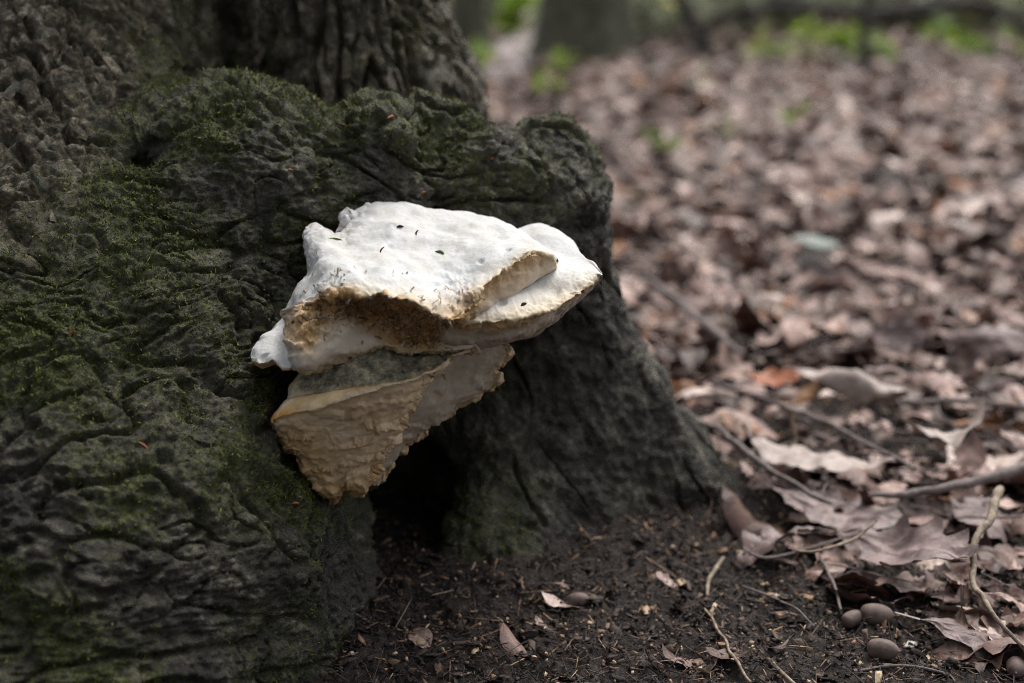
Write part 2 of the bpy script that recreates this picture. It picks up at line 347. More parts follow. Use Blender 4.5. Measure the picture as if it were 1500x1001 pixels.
fine = ((fn*vw).sum(1) > -.3)&(qx0 > -260)&(qx0 < 1300)&(qy0 > -110)&(qy0 < 1120)&(fcen[:, 2] > -.02)&(fcen[:, 1] < 1.6)
tmp = mesh_np('tmp', V0, F0); tme = tmp.data; md = tmp.modifiers.new('s', 'SUBSURF'); md.levels = 2; md.render_levels = 2; md.use_limit_surface = False
dg = bpy.context.evaluated_depsgraph_get(); ev = tmp.evaluated_get(dg); me = ev.to_mesh()
nv = len(me.vertices); V = np.empty(nv*3, np.float32); me.vertices.foreach_get('co', V); V = V.reshape(-1, 3)
N = np.empty(nv*3, np.float32); me.vertices.foreach_get('normal', N); N = N.reshape(-1, 3)
F = np.empty(len(me.polygons)*4, np.int32); me.loops.foreach_get('vertex_index', F); F = F.reshape(-1, 4)
ev.to_mesh_clear(); bpy.data.objects.remove(tmp); bpy.data.meshes.remove(tme)
Fk = np.concatenate([F.reshape(-1, 16, 4)[fine].reshape(-1, 4), F0[~fine]]); used, inv_ = np.unique(Fk, return_inverse=True); V, N, F = V[used], N[used], inv_.reshape(-1, 4); nv = len(V)
# bark relief
px_, py_, d_ = project(V)
def part_sdf(sel):
    q = np.full(len(V), 9.0, np.float32)
    for a, b, ra, rb, k in sel: q = np.minimum(q, cone(V, a, b, ra, rb))
    return q
s_tr, s_ro, s_ot = part_sdf([t for i, t in enumerate(TR) if i < 8]), part_sdf(TR[20:]), part_sdf(TR[8:20])
trunkw = sstep(-.012, .02, np.minimum(s_ot, s_ro)-s_tr+.012*noise(V*22, 2))
rootw = sstep(-.01, .02, s_ot-s_ro)*(1-trunkw)*sstep(-.16, -.08, V[:, 0])
leftplate = sstep(-0.27, -0.36, V[:, 0]+0.03*noise(V*14, 4))*sstep(0.25, 0.36, V[:, 2])
trunkw = np.clip(np.maximum(trunkw, leftplate), 0, 1); rootw = rootw*(1-trunkw); skinw = np.clip(1-trunkw-rootw, 0, 1)
wv = np.stack([noise(V*11+5, 41), noise(V*11+9, 42), noise(V*11+17, 43)], -1)
wv2 = np.stack([noise(V*4.2+5, 141), noise(V*4.2+9, 142), noise(V*4.2+17, 143)], -1)*.075
lumps = 0.015*fbm(V*13, 50, 2)+0.0055*noise(V*38, 53)+.0022*noise(V*95, 54)
# wrinkled skin: long folds lying across the slope
Qs = V+wv2+wv*0.016; fold = np.abs(noise(Qs*np.array([15, 24, 34]), 60)); fold2 = np.abs(noise((Qs+wv*.01)*np.array([40, 55, 88]), 61)); fold3 = np.abs(noise((V+wv*0.02)*np.array([30, 50, 46])+3, 63)); wr = noise(Qs*np.array([60, 110, 260]), 65); wr2 = noise(Qs*np.array([130, 200, 420]), 66)
msk = sstep(-.25, .35, noise(V*18+4, 67)); msk2 = sstep(-.2, .4, noise(V*25+14, 68))
skin = 0.0065*(sstep(0, .13, fold)**.8-.8)+0.0034*msk*(sstep(0, .22, fold2)-.7)+0.0065*msk2*(sstep(0, .06, fold3)-.9)+.0024*wr*(1.15-.8*msk)+.0012*wr2+0.0030*fbm(V*125, 64, 3)+.0014*np.abs(noise(V*240, 69))
# upright bark: furrows between vertical plates
Q = V+wv*0.010; fu = np.abs(noise(Q*np.array([34, 34, 7.5]), 70)); fu2 = np.abs(noise(Q*np.array([80, 80, 22])+3, 71)); cr = np.abs(noise(Q*np.array([30, 30, 17]), 72))
trunk = 0.016*(sstep(0.0, 0.20, fu)-0.8)+0.006*(sstep(0, 0.25, fu2)-0.6)+0.004*(sstep(0, 0.10, cr)-0.9)+0.0018*fbm(V*150, 73, 2)
# right root: ribs running down and outwards
dirr = A(960, 700, 1.26)-A(800, 420, 1.2); dirr /= np.linalg.norm(dirr)
Vp = V-np.outer(V@dirr, dirr)*0.93; ri = np.abs(noise((Vp+wv*0.010)*30, 80)); ri2 = np.abs(noise((Vp+wv*0.008)*75, 81))
root = .0065*noise((Vp+wv*.006)*36, 84)+.0018*noise((Vp+wv*.004)*85, 85)+0.008*(sstep(0, 0.06, ri)-0.9)*msk2+0.002*(sstep(0, .2, ri2)-0.7)*msk+0.0026*fbm(V*110, 82, 3)+.003*noise(V*40, 83)
disp = lumps*(0.25+0.75*skinw-.1*rootw)+skin*skinw+trunk*trunkw+root*rootw
back = sstep(1.5, 1.9, V[:, 1]); disp = disp*(1-0.5*back)
V = V+N*disp[:, None]
mossn = fbm(V*13+2, 90, 3)
mossw = np.clip((0.62*mossn+0.55*N[:, 2])*(0.4+0.6*skinw)+0.20, 0, 1)
mossw *= 1-0.75*sstep(0.0, -0.4, N[:, 2]); mossw *= 1-0.8*sstep(0.0, 0.06, V[:, 0])*sstep(0.3, 0.2, V[:, 2])
mossw = np.clip(mossw+0.14*sstep(0.16, 0.05, V[:, 2])*sstep(-0.12, -0.25, V[:, 0]), 0, 1)
mossw *= 1-.6*leftplate; pale = np.clip(trunkw*0.7+leftplate, 0, 1); soilw = sstep(0.016, 0.0, V[:, 2]+0.014*noise(V*60, 92))
tree = empty('oak_tree', (-0.2, 1.35, 0)); tag(tree, 'huge gnarled tree foot with swollen mossy roots carrying the white fungus', 'tree')
bole = mesh_np('trunk', V, F, M_BARK, tree, attrs=dict(moss=mossw, pale=pale, soil=soilw))
bole['label'] = 'wrinkled dark bark of trunk, collar and spreading roots'
front = (V[:, 1] < 1.5) & (V[:, 2] < 0.6)
fm = front[F].all(1); TBVH = BVHTree.FromPolygons(V.tolist(), F[fm].tolist())
def hit(bvh, px, py):
    o = Vector(CAM); q = Vector(at(px, py, 1.0))-o; q.normalize(); return bvh.ray_cast(o, q)

# ------------------------------------------------------------------ bracket fungus: lofted tiers
def cr_w(n, seg):
    """Catmull-Rom sample matrix for n control points with seg[i] samples per span"""
    rows = []
    for i in range(n-1):
        m = seg[i]
        for k in range(m+(1 if i == n-2 else 0)):
            t = k/m; w = np.zeros(n)
            for j, c in zip((i-1, i, i+1, i+2), (-.5*t+t*t-.5*t**3, 1-2.5*t*t+1.5*t**3, .5*t+2*t*t-1.5*t**3, -.5*t*t+.5*t**3)):
                w[min(max(j, 0), n-1)] += c
            rows.append(w)
    return np.array(rows)
def loft(name, rows, cols, parent, lump=1.0, terrace=0.0, res=0.0009, label=None):
    """rows: list of lists of (px,py,d); cols: per-row dict(c=rgb, rag, algae, dirt) or list of dicts per control point"""
    G = np.array([[at(*p) for p in r] for r in rows]); nr, nc = G.shape[:2]
    Aat = np.zeros((nr, nc, 6))
    for i, cdef in enumerate(cols):
        for j in range(nc):
            c = cdef[j] if isinstance(cdef, list) else cdef
            Aat[i, j] = (*c['c'], c.get('rag', 0), c.get('algae', 0), c.get('dirt', 0))
    sr = [int(np.clip(np.linalg.norm(G[i+1]-G[i], axis=-1).mean()/res, 3, 60)) for i in range(nr-1)]
    s_c = [int(np.clip(np.linalg.norm(G[:, j+1]-G[:, j], axis=-1).mean()/res, 3, 60)) for j in range(nc-1)]
    Wr, Wc = cr_w(nr, sr), cr_w(nc, s_c)
    P = np.einsum('ai,ijk,bj->abk', Wr, G, Wc); T = np.clip(np.einsum('ai,ijk,bj->abk', Wr, Aat, Wc), 0, 1)
    du = np.gradient(P, axis=1); dv = np.gradient(P, axis=0); Nn = np.cross(du, dv); Nn /= np.linalg.norm(Nn, axis=-1, keepdims=True)+1e-12
    n = P.shape[0]*P.shape[1]; p = P.reshape(-1, 3); q = Nn.reshape(-1, 3); rag = T[..., 3].ravel(); alg = T[..., 4].ravel()
    if (q@(CAM-p.mean(0))).mean() < 0: q = -q; flip = True
    else: flip = False
    rr = np.linspace(0, 1, P.shape[0])[:, None]*np.ones((1, P.shape[1])); rr = rr.ravel()
    h = lump*(0.0048*noise(p*30, 101)+0.0019*noise(p*85, 102)+0.00025*noise(p*300, 103))
    pit = noise(p*75, 120); h -= lump*0.0032*sstep(0.40, 0.72, pit); h += lump*.0012*noise(p*52, 121)
    h += rag*(0.006*noise(p*75, 134)*sstep(.5, .9, rag)+0.0034*noise(p*150, 104)+0.0024*noise(p*380, 105)) + alg*(0.0016*noise(p*200, 106)+0.001*noise(p*520, 107))
    if terrace:
        ph = (p[:, 2]-0.22*p[:, 0])*46+1.5*noise(p*20, 108)+0.7*noise(p*60, 109)+.3*noise(p*200, 119); st = ph-np.floor(ph); h += (sstep(.19, .28, rr) if name == 'lower_tier' else 1)*terrace*(st**1.5-0.4)*(1-rag*0.3)*(.25+1.2*np.clip(noise(p*36+5, 118)+.35, 0, 1))
        edge = sstep(0.78, 0.95, st)*(sstep(.19, .28, rr) if name == 'lower_tier' else .5); rag = np.clip(rag+.6*edge, 0, 1); cc = T.reshape(-1, 6); cc[:, :3] = cc[:, :3]*(1-0.6*edge[:, None])+np.array([0.42, 0.23, 0.09])*0.6*edge[:, None]
    if name in ('upper_cap', 'side_cap'):
        cw = np.linspace(0, 1, P.shape[1])[None, :]*np.ones((P.shape[0], 1)); h = h*sstep(0, .03, 1-cw.ravel())*sstep(0, .03, cw.ravel()+(.1 if name == 'side_cap' else 0)); rag = rag*sstep(0, .02, 1-cw.ravel())
    p = p+q*h[:, None]
    jit = np.stack([noise(p*170, 110), noise(p*170, 111), noise(p*170+9, 112)], -1)*0.0022+np.stack([noise(p*420, 113), noise(p*420, 114), noise(p*420+7, 115)], -1)*0.0013
    big = np.stack([noise(p*58, 122), .5*noise(p*58, 123), noise(p*58+9, 124)], -1)*.0034
    p = p+jit*np.clip(rag+0.12, 0, 1)[:, None]+big*np.clip(rag*1.2, 0, 1)[:, None]
    f = grid_faces(P.shape[0], P.shape[1]); f = f if flip else f[:, ::-1]
    t = T.reshape(-1, 6)
    o = mesh_np(name, p, f, M_FUNG, parent, col=t[:, :3], attrs=dict(rag=t[:, 3], algae=t[:, 4], dirt=t[:, 5]))
    if label: o['label'] = label
    
    FB[name] = BVHTree.FromPolygons(p.tolist(), f.tolist()); FP[name] = p; PARTS[name] = o
    return o
FB, FP, PARTS = {}, {}, {}
WH = (0.53, 0.527, 0.51); CR = (0.57, 0.475, 0.34); TAN = (0.52, 0.345, 0.165); PORE = (0.52, 0.43, 0.335); BRN = (0.34, 0.19, 0.085); ORG = (0.62, 0.32, 0.09); GRYT = (0.46, 0.385, 0.31)
fung = empty('bracket_fungus', tuple(at(560, 560, 1.02))); tag(fung, 'big white tiered bracket fungus with torn brown hollow growing from mossy tree foot', 'fungus')
S = [(367, 521, .962), (375, 503, .968), (385, 489, .975), (400, 473, .982), (412, 464, .986), (423, 444, .99), (431, 430, .994), (450, 394, 1.005), (444, 343, 1.03), (462, 328, 1.04), (494, 345, 1.035), (520, 320, 1.05), (548, 302, 1.06), (592, 296, 1.065), (645, 312, 1.06), (692, 307, 1.06), (727, 320, 1.05), (770, 345, 1.03), (816, 378, 1.0)]
Fr = [(368, 525, .957), (381, 531, .948), (403, 528, .943), (426, 537, .94), (434, 517, .941), (430, 480, .943), (442, 452, .943), (470, 437, .939), (505, 430, .931), (535, 428, .924), (565, 430, .922), (602, 440, .922), (637, 455, .924), (676, 465, .93), (690, 448, .938), (702, 428, .945), (733, 402, .957), (778, 371, .976), (815, 381, .995)]
def lerp(a, b, t, db=0.0, dy=0): return [tuple((1-t)*x+t*y for x, y in zip(p, q)) for p, q in zip(a, b)] if not (db or dy) else [((1-t)*p[0]+t*q[0], (1-t)*p[1]+t*q[1]+dy, (1-t)*p[2]+t*q[2]+db) for p, q in zip(a, b)]
def sh(r, dx, dy, dd): return [(p[0]+dx, p[1]+dy, p[2]+dd) for p in r]
bul = [0.0, .0, .001, .003, .006, .007, .008, .01, .012, .012, .012, .012, .012, .012, .012, .011, .009, .006, .0]
def bulge(r, k): return [(p[0], p[1], p[2]-k*b) for p, b in zip(r, bul)]
C0 = sh(S, 6, 22, .06); C1 = sh(S, 2, 4, .014); M1 = bulge(lerp(S, Fr, .22), .8); M2 = bulge(lerp(S, Fr, .5), 1.15); M3 = bulge(lerp(S, Fr, .8), .75)
F2 = [(p[0]+(4 if 3 < i < 7 else 0), p[1]+(4 if i < 13 else 3), p[2]+.002) for i, p in enumerate(Fr)]
U1 = []
for i, p in enumerate(Fr):
    if i < 4: U1.append((p[0]+10, p[1]+3, p[2]+.022))
    elif i < 7: U1.append((p[0]+14, p[1]+3, p[2]+.014))
    elif i < 14: U1.append((p[0]+2, p[1]+4, p[2]+.026))
    else: U1.append([(716, 452, .962), (728, 441, .968), (757, 426, .978), (797, 397, .992), (816, 384, .999)][i-14])
U2 = [(p[0]+(10 if i < 7 else 0), p[1]-(6 if i < 14 else 0), p[2]+.035) for i, p in enumerate(U1)]
w_ = dict(c=WH, dirt=.25); rimc = [dict(c=WH if i < 4 else CR if i < 7 else TAN if i < 9 or 12 < i < 15 else CR, rag=(0.5 if i < 4 else .7 if i < 7 else 1.0 if i < 9 else 0.35 if i < 13 else 0.95 if i < 15 else 0.4)) for i in range(19)]
m3c = [dict(c=WH, rag=(0.0 if i < 4 else 0.3 if i < 5 else 0.6 if i < 8 else 0.1 if i < 13 else 0.45 if i < 15 else 0.03)) for i in range(19)]
u1c = [dict(c=PORE, rag=0.15) if i < 4 else dict(c=CR, rag=.7) if i < 7 else dict(c=BRN, rag=0.8) if i < 14 else dict(c=(.60, .51, .41), rag=0.0, dirt=1) for i in range(19)]
f2c = [dict(c=TAN if i < 7 else (.44, .28, .13), rag=0.55 if i < 4 else 0.8 if i < 14 else .3) for i in range(19)]
loft('upper_cap', [C0, C1, S, M1, M2, M3, Fr, F2, U1, U2], [w_, w_, [dict(c=WH, dirt=1, rag=(.4 if 6 < i < 12 else 0)) for i in range(19)], dict(c=WH), w_, m3c, rimc, f2c, u1c, u1c], fung, label='lumpy chalk white top of the fungus with broken brown rim')
# side cap (right, lower)
KS = [(690, 448, 1.0), (716, 405, 1.02), (738, 365, 1.05), (757, 336, 1.075), (790, 329, 1.075), (827, 348, 1.06), (857, 374, 1.035), (882, 401, 1.004)]
KF = [(664, 464, .945), (700, 471, .948), (746, 468, .953), (791, 457, .963), (829, 440, .973), (857, 423, .984), (874, 411, .993), (883, 404, 1.0)]
KU = [(646, 500, .968), (690, 507, .972), (745, 499, .978), (795, 480, .988), (824, 462, .996), (850, 438, 1.004), (871, 418, 1.008), (882, 406, 1.006)]
loft('side_cap', [sh(KS, 0, 22, .06), KS, [(a, b, c-.007) for a, b, c in lerp(KS, KF, .35)], [(a, b, c-.009) for a, b, c in lerp(KS, KF, .7)], KF, sh(KF, 0, 4, .003), lerp(KF, KU, .55), KU, sh(KU, -8, 6, .05)],
     [w_, w_, dict(c=WH), dict(c=(0.60, .585, .545), rag=.05, dirt=1), dict(c=CR, rag=.35), dict(c=TAN, rag=.5), dict(c=PORE, rag=.05), dict(c=GRYT, rag=.3), dict(c=GRYT)], fung, lump=.8, label='lower right white shelf with thin tan rim')
# torn hollow
D0 = [(422, 462, .945), (445, 446, .946), (470, 434, .946), (505, 426, .946), (535, 424, .948), (565, 425, .949), (600, 434, .950), (637, 449, .952), (672, 460, .956), (702, 468, .964)]
D1 = [(420, 482, .940), (449, 468, .940), (477, 458, .943), (510, 454, .950), (540, 455, .961), (570, 459, .966), (600, 467, .969), (635, 475, .970), (668, 482, .970), (702, 484, .972)]
D2 = [(424, 508, .937), (452, 497, .936), (480, 486, .940), (512, 477, .947), (540, 473, .958), (568, 480, .967), (600, 497, .975), (635, 500, .975), (665, 497, .971), (702, 495, .974)]
D3 = [(428, 536, .938), (456, 532, .936), (486, 517, .942), (515, 505, .951), (545, 498, .957), (572, 499, .964), (602, 510, .973), (635, 510, .972), (662, 507, .972), (700, 506, .976)]
D4 = [(440, 546, .949), (464, 546, .950), (492, 528, .954), (520, 515, .957), (550, 509, .962), (577, 510, .970), (605, 517, .976), (635, 516, .975), (660, 514, .974), (698, 512, .980)]
def wrap(r, dl=.045, dr=.045): return [(r[0][0]+6, r[0][1], r[0][2]+dl)]+list(r)+[(r[-1][0]-4, r[-1][1], r[-1][2]+dr)]
br = dict(c=BRN, rag=1.0, dirt=.6); d0c = [dict(c=WH, rag=.8)]*2+[dict(c=TAN, rag=1)]*2+[dict(c=BRN, rag=1)]*6+[dict(c=PORE, rag=.4)]*2; cr_ = dict(c=(0.66, .57, .46), rag=.12)
d2c = [dict(c=WH, rag=.75)]*2+[dict(c=TAN, rag=.9)]+[dict(c=CR, rag=.6)]+[dict(c=CR, rag=.35)]+[dict(c=BRN, rag=1, dirt=1)]*4+[cr_]*3
d1c = [dict(c=CR, rag=1)]*2+[dict(c=TAN, rag=1)]+[dict(c=(.4, .25, .12), rag=1)]+[dict(c=(0.25, .13, .06), rag=1.0)]*5+[dict(c=PORE, rag=.3)]*3
loft('torn_hollow', [wrap(sh(D0, 0, -6, .0)), wrap(D1), wrap(D2), wrap(D3), wrap(D4), wrap(sh(D4, 0, 2, .03))], [d0c, d1c, d2c, [dict(c=WH, rag=.4)]*2+[cr_]*4+[dict(c=TAN, rag=.6, dirt=1)]*3+[cr_]*3, dict(c=CR, rag=.7), br], fung, lump=.6, label='crumbling brown hollow under the torn cap')
# algae ledge
E2 = [(424, 584, .960), (440, 580, .956), (470, 576, .952), (500, 572, .948), (530, 568, .947), (560, 564, .948), (590, 558, .950), (616, 549, .955), (641, 535, .962), (664, 520, .972)]
E1 = lerp(D4, E2, .5); E1 = [(p[0]-(5 if i < 2 else 0), p[1], p[2]+.004) for i, p in enumerate(E1)]
al = dict(c=GRYT, algae=1.0, rag=.2)
alc = [dict(c=CR, algae=.35, rag=.1)]*2+[al]*6+[dict(c=TAN, algae=.7, rag=.4)]*2+[dict(c=PORE, rag=.3, dirt=1)]*2
loft('algae_ledge', [wrap(sh(D4, 0, -8, .035)), wrap(sh(D4, 0, -1, .010)), wrap(E1), wrap(E2), wrap(sh(E2, 0, 5, .012))], [alc]*3+[[dict(c=CR, algae=.25, rag=.2)]*3+[dict(c=TAN, algae=.6, rag=.5)]*9]*2, fung, lump=.7, label='grey green algae stained ledge of an old tier')
# lower tier
T0 = [(398, 616, .957), (415, 609, .951), (445, 602, .946), (478, 594, .942), (510, 582, .940), (545, 573, .940), (578, 565, .942), (606, 557, .947), (636, 544, .955), (658, 529, .966)]
TT = [(p[0]*.6+q[0]*.4, p[1]*.6+q[1]*.4-3, p[2]*.6+q[2]*.4-.001) for p, q in zip(E2, T0)]
P1 = [(403, 627, .962), (421, 622, .957), (448, 616, .953), (480, 608, .950), (512, 597, .948), (545, 588, .948), (575, 581, .950), (599, 574, .954), (622, 564, .961), (641, 551, .970)]
P2 = [(410, 645, .970), (430, 643, .966), (454, 637, .961), (483, 629, .958), (512, 619, .956), (543, 610, .956), (568, 604, .958), (588, 598, .961), (601, 592, .966), (613, 584, .974)]
P3 = [(426, 660, .978), (444, 662, .973), (464, 657, .968), (489, 648, .966), (514, 639, .964), (540, 631, .964), (562, 624, .966), (577, 619, .969), (587, 615, .974), (594, 609, .980)]
P4 = [(442, 685, .984), (456, 686, .980), (473, 681, .977), (495, 671, .974), (516, 661, .972), (538, 653, .972), (556, 646, .974), (567, 642, .976), (576, 638, .979), (581, 633, .984)]
P5 = [(457, 706, .990), (469, 707, .986), (482, 703, .983), (499, 695, .981), (516, 687, .979), (533, 679, .979), (546, 673, .980), (555, 669, .981), (562, 665, .984), (567, 660, .988)]
P6 = [(477, 727, .995), (487, 730, .992), (496, 724, .989), (505, 716, .987), (515, 713, .986), (525, 725, .986), (533, 722, .986), (540, 706, .986), (546, 697, .988), (551, 687, .992)]
rim_o = [dict(c=ORG, rag=.3)]*3+[dict(c=(0.66, .5, .3), rag=.3)]*2+[dict(c=CR, rag=.4, dirt=1)]*7
top_o = [dict(c=(0.74, .62, .42), rag=.15)]*2+[dict(c=(0.70, .52, .28), rag=.1)]*3+[dict(c=TAN, algae=.3, rag=.3)]*7
PO2 = (.70, .54, .36); po = dict(c=PO2, rag=.16, dirt=1); pe = [dict(c=(.56, .39, .2), rag=.8)]*2+[dict(c=(.68, .49, .28), rag=.2, dirt=1)]*2+[po]*6+[dict(c=PO2, rag=.4)]*2
loft('lower_tier', [wrap(sh(E2, 0, -4, .02)), wrap(sh(E2, 0, 0, .002)), wrap(TT), wrap(T0), wrap(sh(T0, 1, 4, .003)), wrap(P1), wrap(P2), wrap(P3), wrap(P4), wrap(P5), wrap(P6), wrap(sh(P6, 0, -4, .02)), wrap(sh(P6, 0, -40, .07))],
     [top_o, top_o, top_o, rim_o, pe, po and [dict(c=PORE, rag=.3)]*2+[po]*10, pe, pe, pe, pe, [dict(c=TAN, rag=.75)]*12, dict(c=TAN, rag=.5), dict(c=GRYT)], fung, lump=.5, terrace=.0078, label='beige layered pore tier tapering to a ragged point')
# rear lobe
LL = [(640, 505, 1.0), (615, 545, 1.0), (596, 578, 1.003), (582, 606, 1.006), (570, 632, 1.01), (558, 658, 1.014), (545, 684, 1.018), (536, 706, 1.022)]
LR = [(728, 498, 1.03), (744, 518, 1.034), (722, 544, 1.034), (730, 560, 1.036), (690, 588, 1.036), (648, 618, 1.036), (600, 650, 1.036), (553, 714, 1.034)]
LM = [(a, b, c+.002) for a, b, c in lerp(LL, LR, .5)]
LLt, LMt, LRt = [list(x) for x in (LL, LM, LR)]
g = dict(c=(0.43, 0.37, .295), rag=.06); ge = dict(c=(0.42, .33, .22), rag=.75)
loft('rear_lobe', [sh(LL, -10, 0, .02), LL, LM, [(a, b, c) for a, b, c in lerp(LM, LR, .75)], LR, sh(LR, -2, 2, .010), sh(LR, -30, 0, .03), sh(LR, -60, 0, .07)], [g, g, g, dict(c=(.44, .37, .29), rag=.3), ge, ge, g, g], fung, lump=.6, terrace=.0012, label='grey tan lobe hanging behind the lower tier')
# little white nubs where the cap meets the moss
for (nx_, ny_, nd, r) in [(512, 318, 1.055, .006), (527, 314, 1.06, .005), (505, 329, 1.05, .0045), (538, 309, 1.063, .0045)]:
    bm = bmesh.new(); bmesh.ops.create_icosphere(bm, subdivisions=3, radius=r)
    v = np.array([q.co[:] for q in bm.verts]); f = np.array([[x.index for x in q.verts] for q in bm.faces]); bm.free()
    c = at(nx_, ny_, nd); v = v*np.array([1.2, 1, 1.1])+c; v += 0.0055*np.stack([noise(v*170, k) for k in (1, 2, 3)], -1)
    mesh_np('growth_nub', v, f, M_FUNG, PARTS['upper_cap'], col=np.tile(WH, (len(v), 1)), attrs=dict(rag=np.full(len(v), .1), algae=np.zeros(len(v)), dirt=np.ones(len(v))))
# torn fibres round the hollow
def splinters(spots, n, L, Wd, spread, bvhs, nmin=.1, nmax=.7, pal=[(0.66, .52, .34), (.56, .41, .24), (.42, .27, .13), (.74, .65, .5), (.72, .62, .47)]):
    Vs, Fs, Cs = [], [], []; k = 0
    for (cx, cy, sx, sy, w) in spots:
        for _ in range(int(n*w)):
            x, y = random.gauss(cx, sx), random.gauss(cy, sy); best = None
            for b in bvhs:
                h = hit(b, x, y)
                if h[0] is not None and (best is None or h[3] < best[3]): best = h
            if best is None: continue
            p = np.array(best[0]); nn = np.array(best[1]); nn = nn if nn@(CAM-p) > 0 else -nn
            dr = nn*random.uniform(nmin, nmax)+np.array([random.gauss(0, 1), random.gauss(0, .6), random.gauss(-.25, .8)])*spread; dr /= np.linalg.norm(dr)
            sd_ = np.cross(dr, nn+1e-3); sd_ /= np.linalg.norm(sd_)+1e-9; l = L*random.uniform(.4, 1.3); ww = Wd*random.uniform(.5, 1.4); t3 = np.cross(dr, sd_)*ww*.5
            a = p-nn*0.001
            Vs += [a-sd_*ww, a+sd_*ww, a+t3*1.5, a+dr*l-sd_*ww*.4, a+dr*l+sd_*ww*.5+t3]; Fs += [(k, k+1, k+4), (k, k+4, k+3), (k+1, k+2, k+4), (k+2, k, k+3), (k+2, k+3, k+4)]; k += 5
            c = np.array(random.choice(pal))*random.uniform(.8, 1.1); Cs += [c]*5
    return np.array(Vs), np.array(Fs), np.array(Cs)
v, f, c = splinters([(450, 462, 12, 12, .9), (470, 470, 16, 10, .7), (500, 452, 18, 8, .8), (560, 470, 40, 14, 2.0), (640, 470, 22, 6, 1.0), (610, 500, 25, 8, 1.0), (655, 505, 10, 8, .5), (640, 545, 12, 6, .4), (545, 436, 60, 4, 1.0)], 50, .0055, .0010, .8, [FB['upper_cap'], FB['torn_hollow'], FB['algae_ledge'], FB['lower_tier']])
o = mesh_np('torn_fibres', v, f, M_CRUMB, PARTS['torn_hollow'], smooth=False, col=c); o['kind'] = 'stuff'
v, f, c = splinters([(505, 408, 9, 9, 1.2), (672, 436, 12, 9, 1.3), (565, 402, 14, 2.5, .4), (470, 425, 10, 5, .5), (690, 440, 6, 8, .8)], 60, .0042, .0008, .8, [FB['upper_cap']], .0, .16, [(.72, .64, .5), (.66, .53, .36), (.56, .42, .26)])
o = mesh_np('frayed_fibres', v, f, M_CRUMB, PARTS['upper_cap'], smooth=False, col=c); o['kind'] = 'stuff'

# ------------------------------------------------------------------ moss on the bark
def sample_tree(n, wfun):
    A_, B_, C_, D_ = V[F[:, 0]], V[F[:, 1]], V[F[:, 2]], V[F[:, 3]]
    area = np.linalg.norm(np.cross(C_-A_, D_-B_), axis=1); wt = area*wfun
    idx = rng.choice(len(F), n, p=wt/wt.sum()); u = rng.random((n, 1)); v_ = rng.random((n, 1))
    p = A_[idx]*(1-u)*(1-v_)+B_[idx]*u*(1-v_)+C_[idx]*u*v_+D_[idx]*(1-u)*v_
    return p, N[F[idx, 0]], idx
fmoss = mossw[F].mean(1)*fm*(1-soilw[F].mean(1)); fc = V[F].mean(1); inv = (fc[:, 0] > -.5)&(fc[:, 1] < 1.4)&(fc[:, 2] < .48)
wm = np.where(inv, sstep(.22, 1.1, fmoss+.5*fbm(fc*60, 130, 2)), 0)
nM = 70000; p, nn, idx = sample_tree(nM, wm)
dr = nn*rng.uniform(.3, 1.0, (nM, 1))+rng.normal(0, .55, (nM, 3))+np.array([0, -.1, .1]); dr /= np.linalg.norm(dr, axis=1, keepdims=True)
sd_ = np.cross(dr, rng.normal(0, 1, (nM, 3))); sd_ /= np.linalg.norm(sd_, axis=1, keepdims=True)
L = rng.uniform(.0012, .0042, (nM, 1)); W = rng.uniform(.00022, .0005, (nM, 1)); base = p-nn*.0006
bend = rng.normal(0, .3, (nM, 3))
MV = np.stack([base-sd_*W, base+sd_*W, base+dr*L*.6+sd_*W*.9, base+dr*L*.6-sd_*W*.9, base+(dr+bend*.5)*L], 1).reshape(-1, 3)
k = np.arange(nM)[:, None]*5; MF4 = k+np.array([[0, 1, 2, 3]]); MF3 = k+np.array([[3, 2, 4]])
t = rng.random((nM, 1)); mc = np.where(rng.random((nM, 1)) < .18, np.array([[.20, .165, .06]]), np.array([[.035, .05, .005]])*(1-t)+np.array([[.22, .27, .03]])*t**1.3)
o = mesh_np('moss', MV, [MF4, MF3], M_MOSS, None, smooth=False, col=np.repeat(mc, 5, 0)); tag(o, 'short green moss fronds growing over the bark folds', 'moss', kind='stuff')

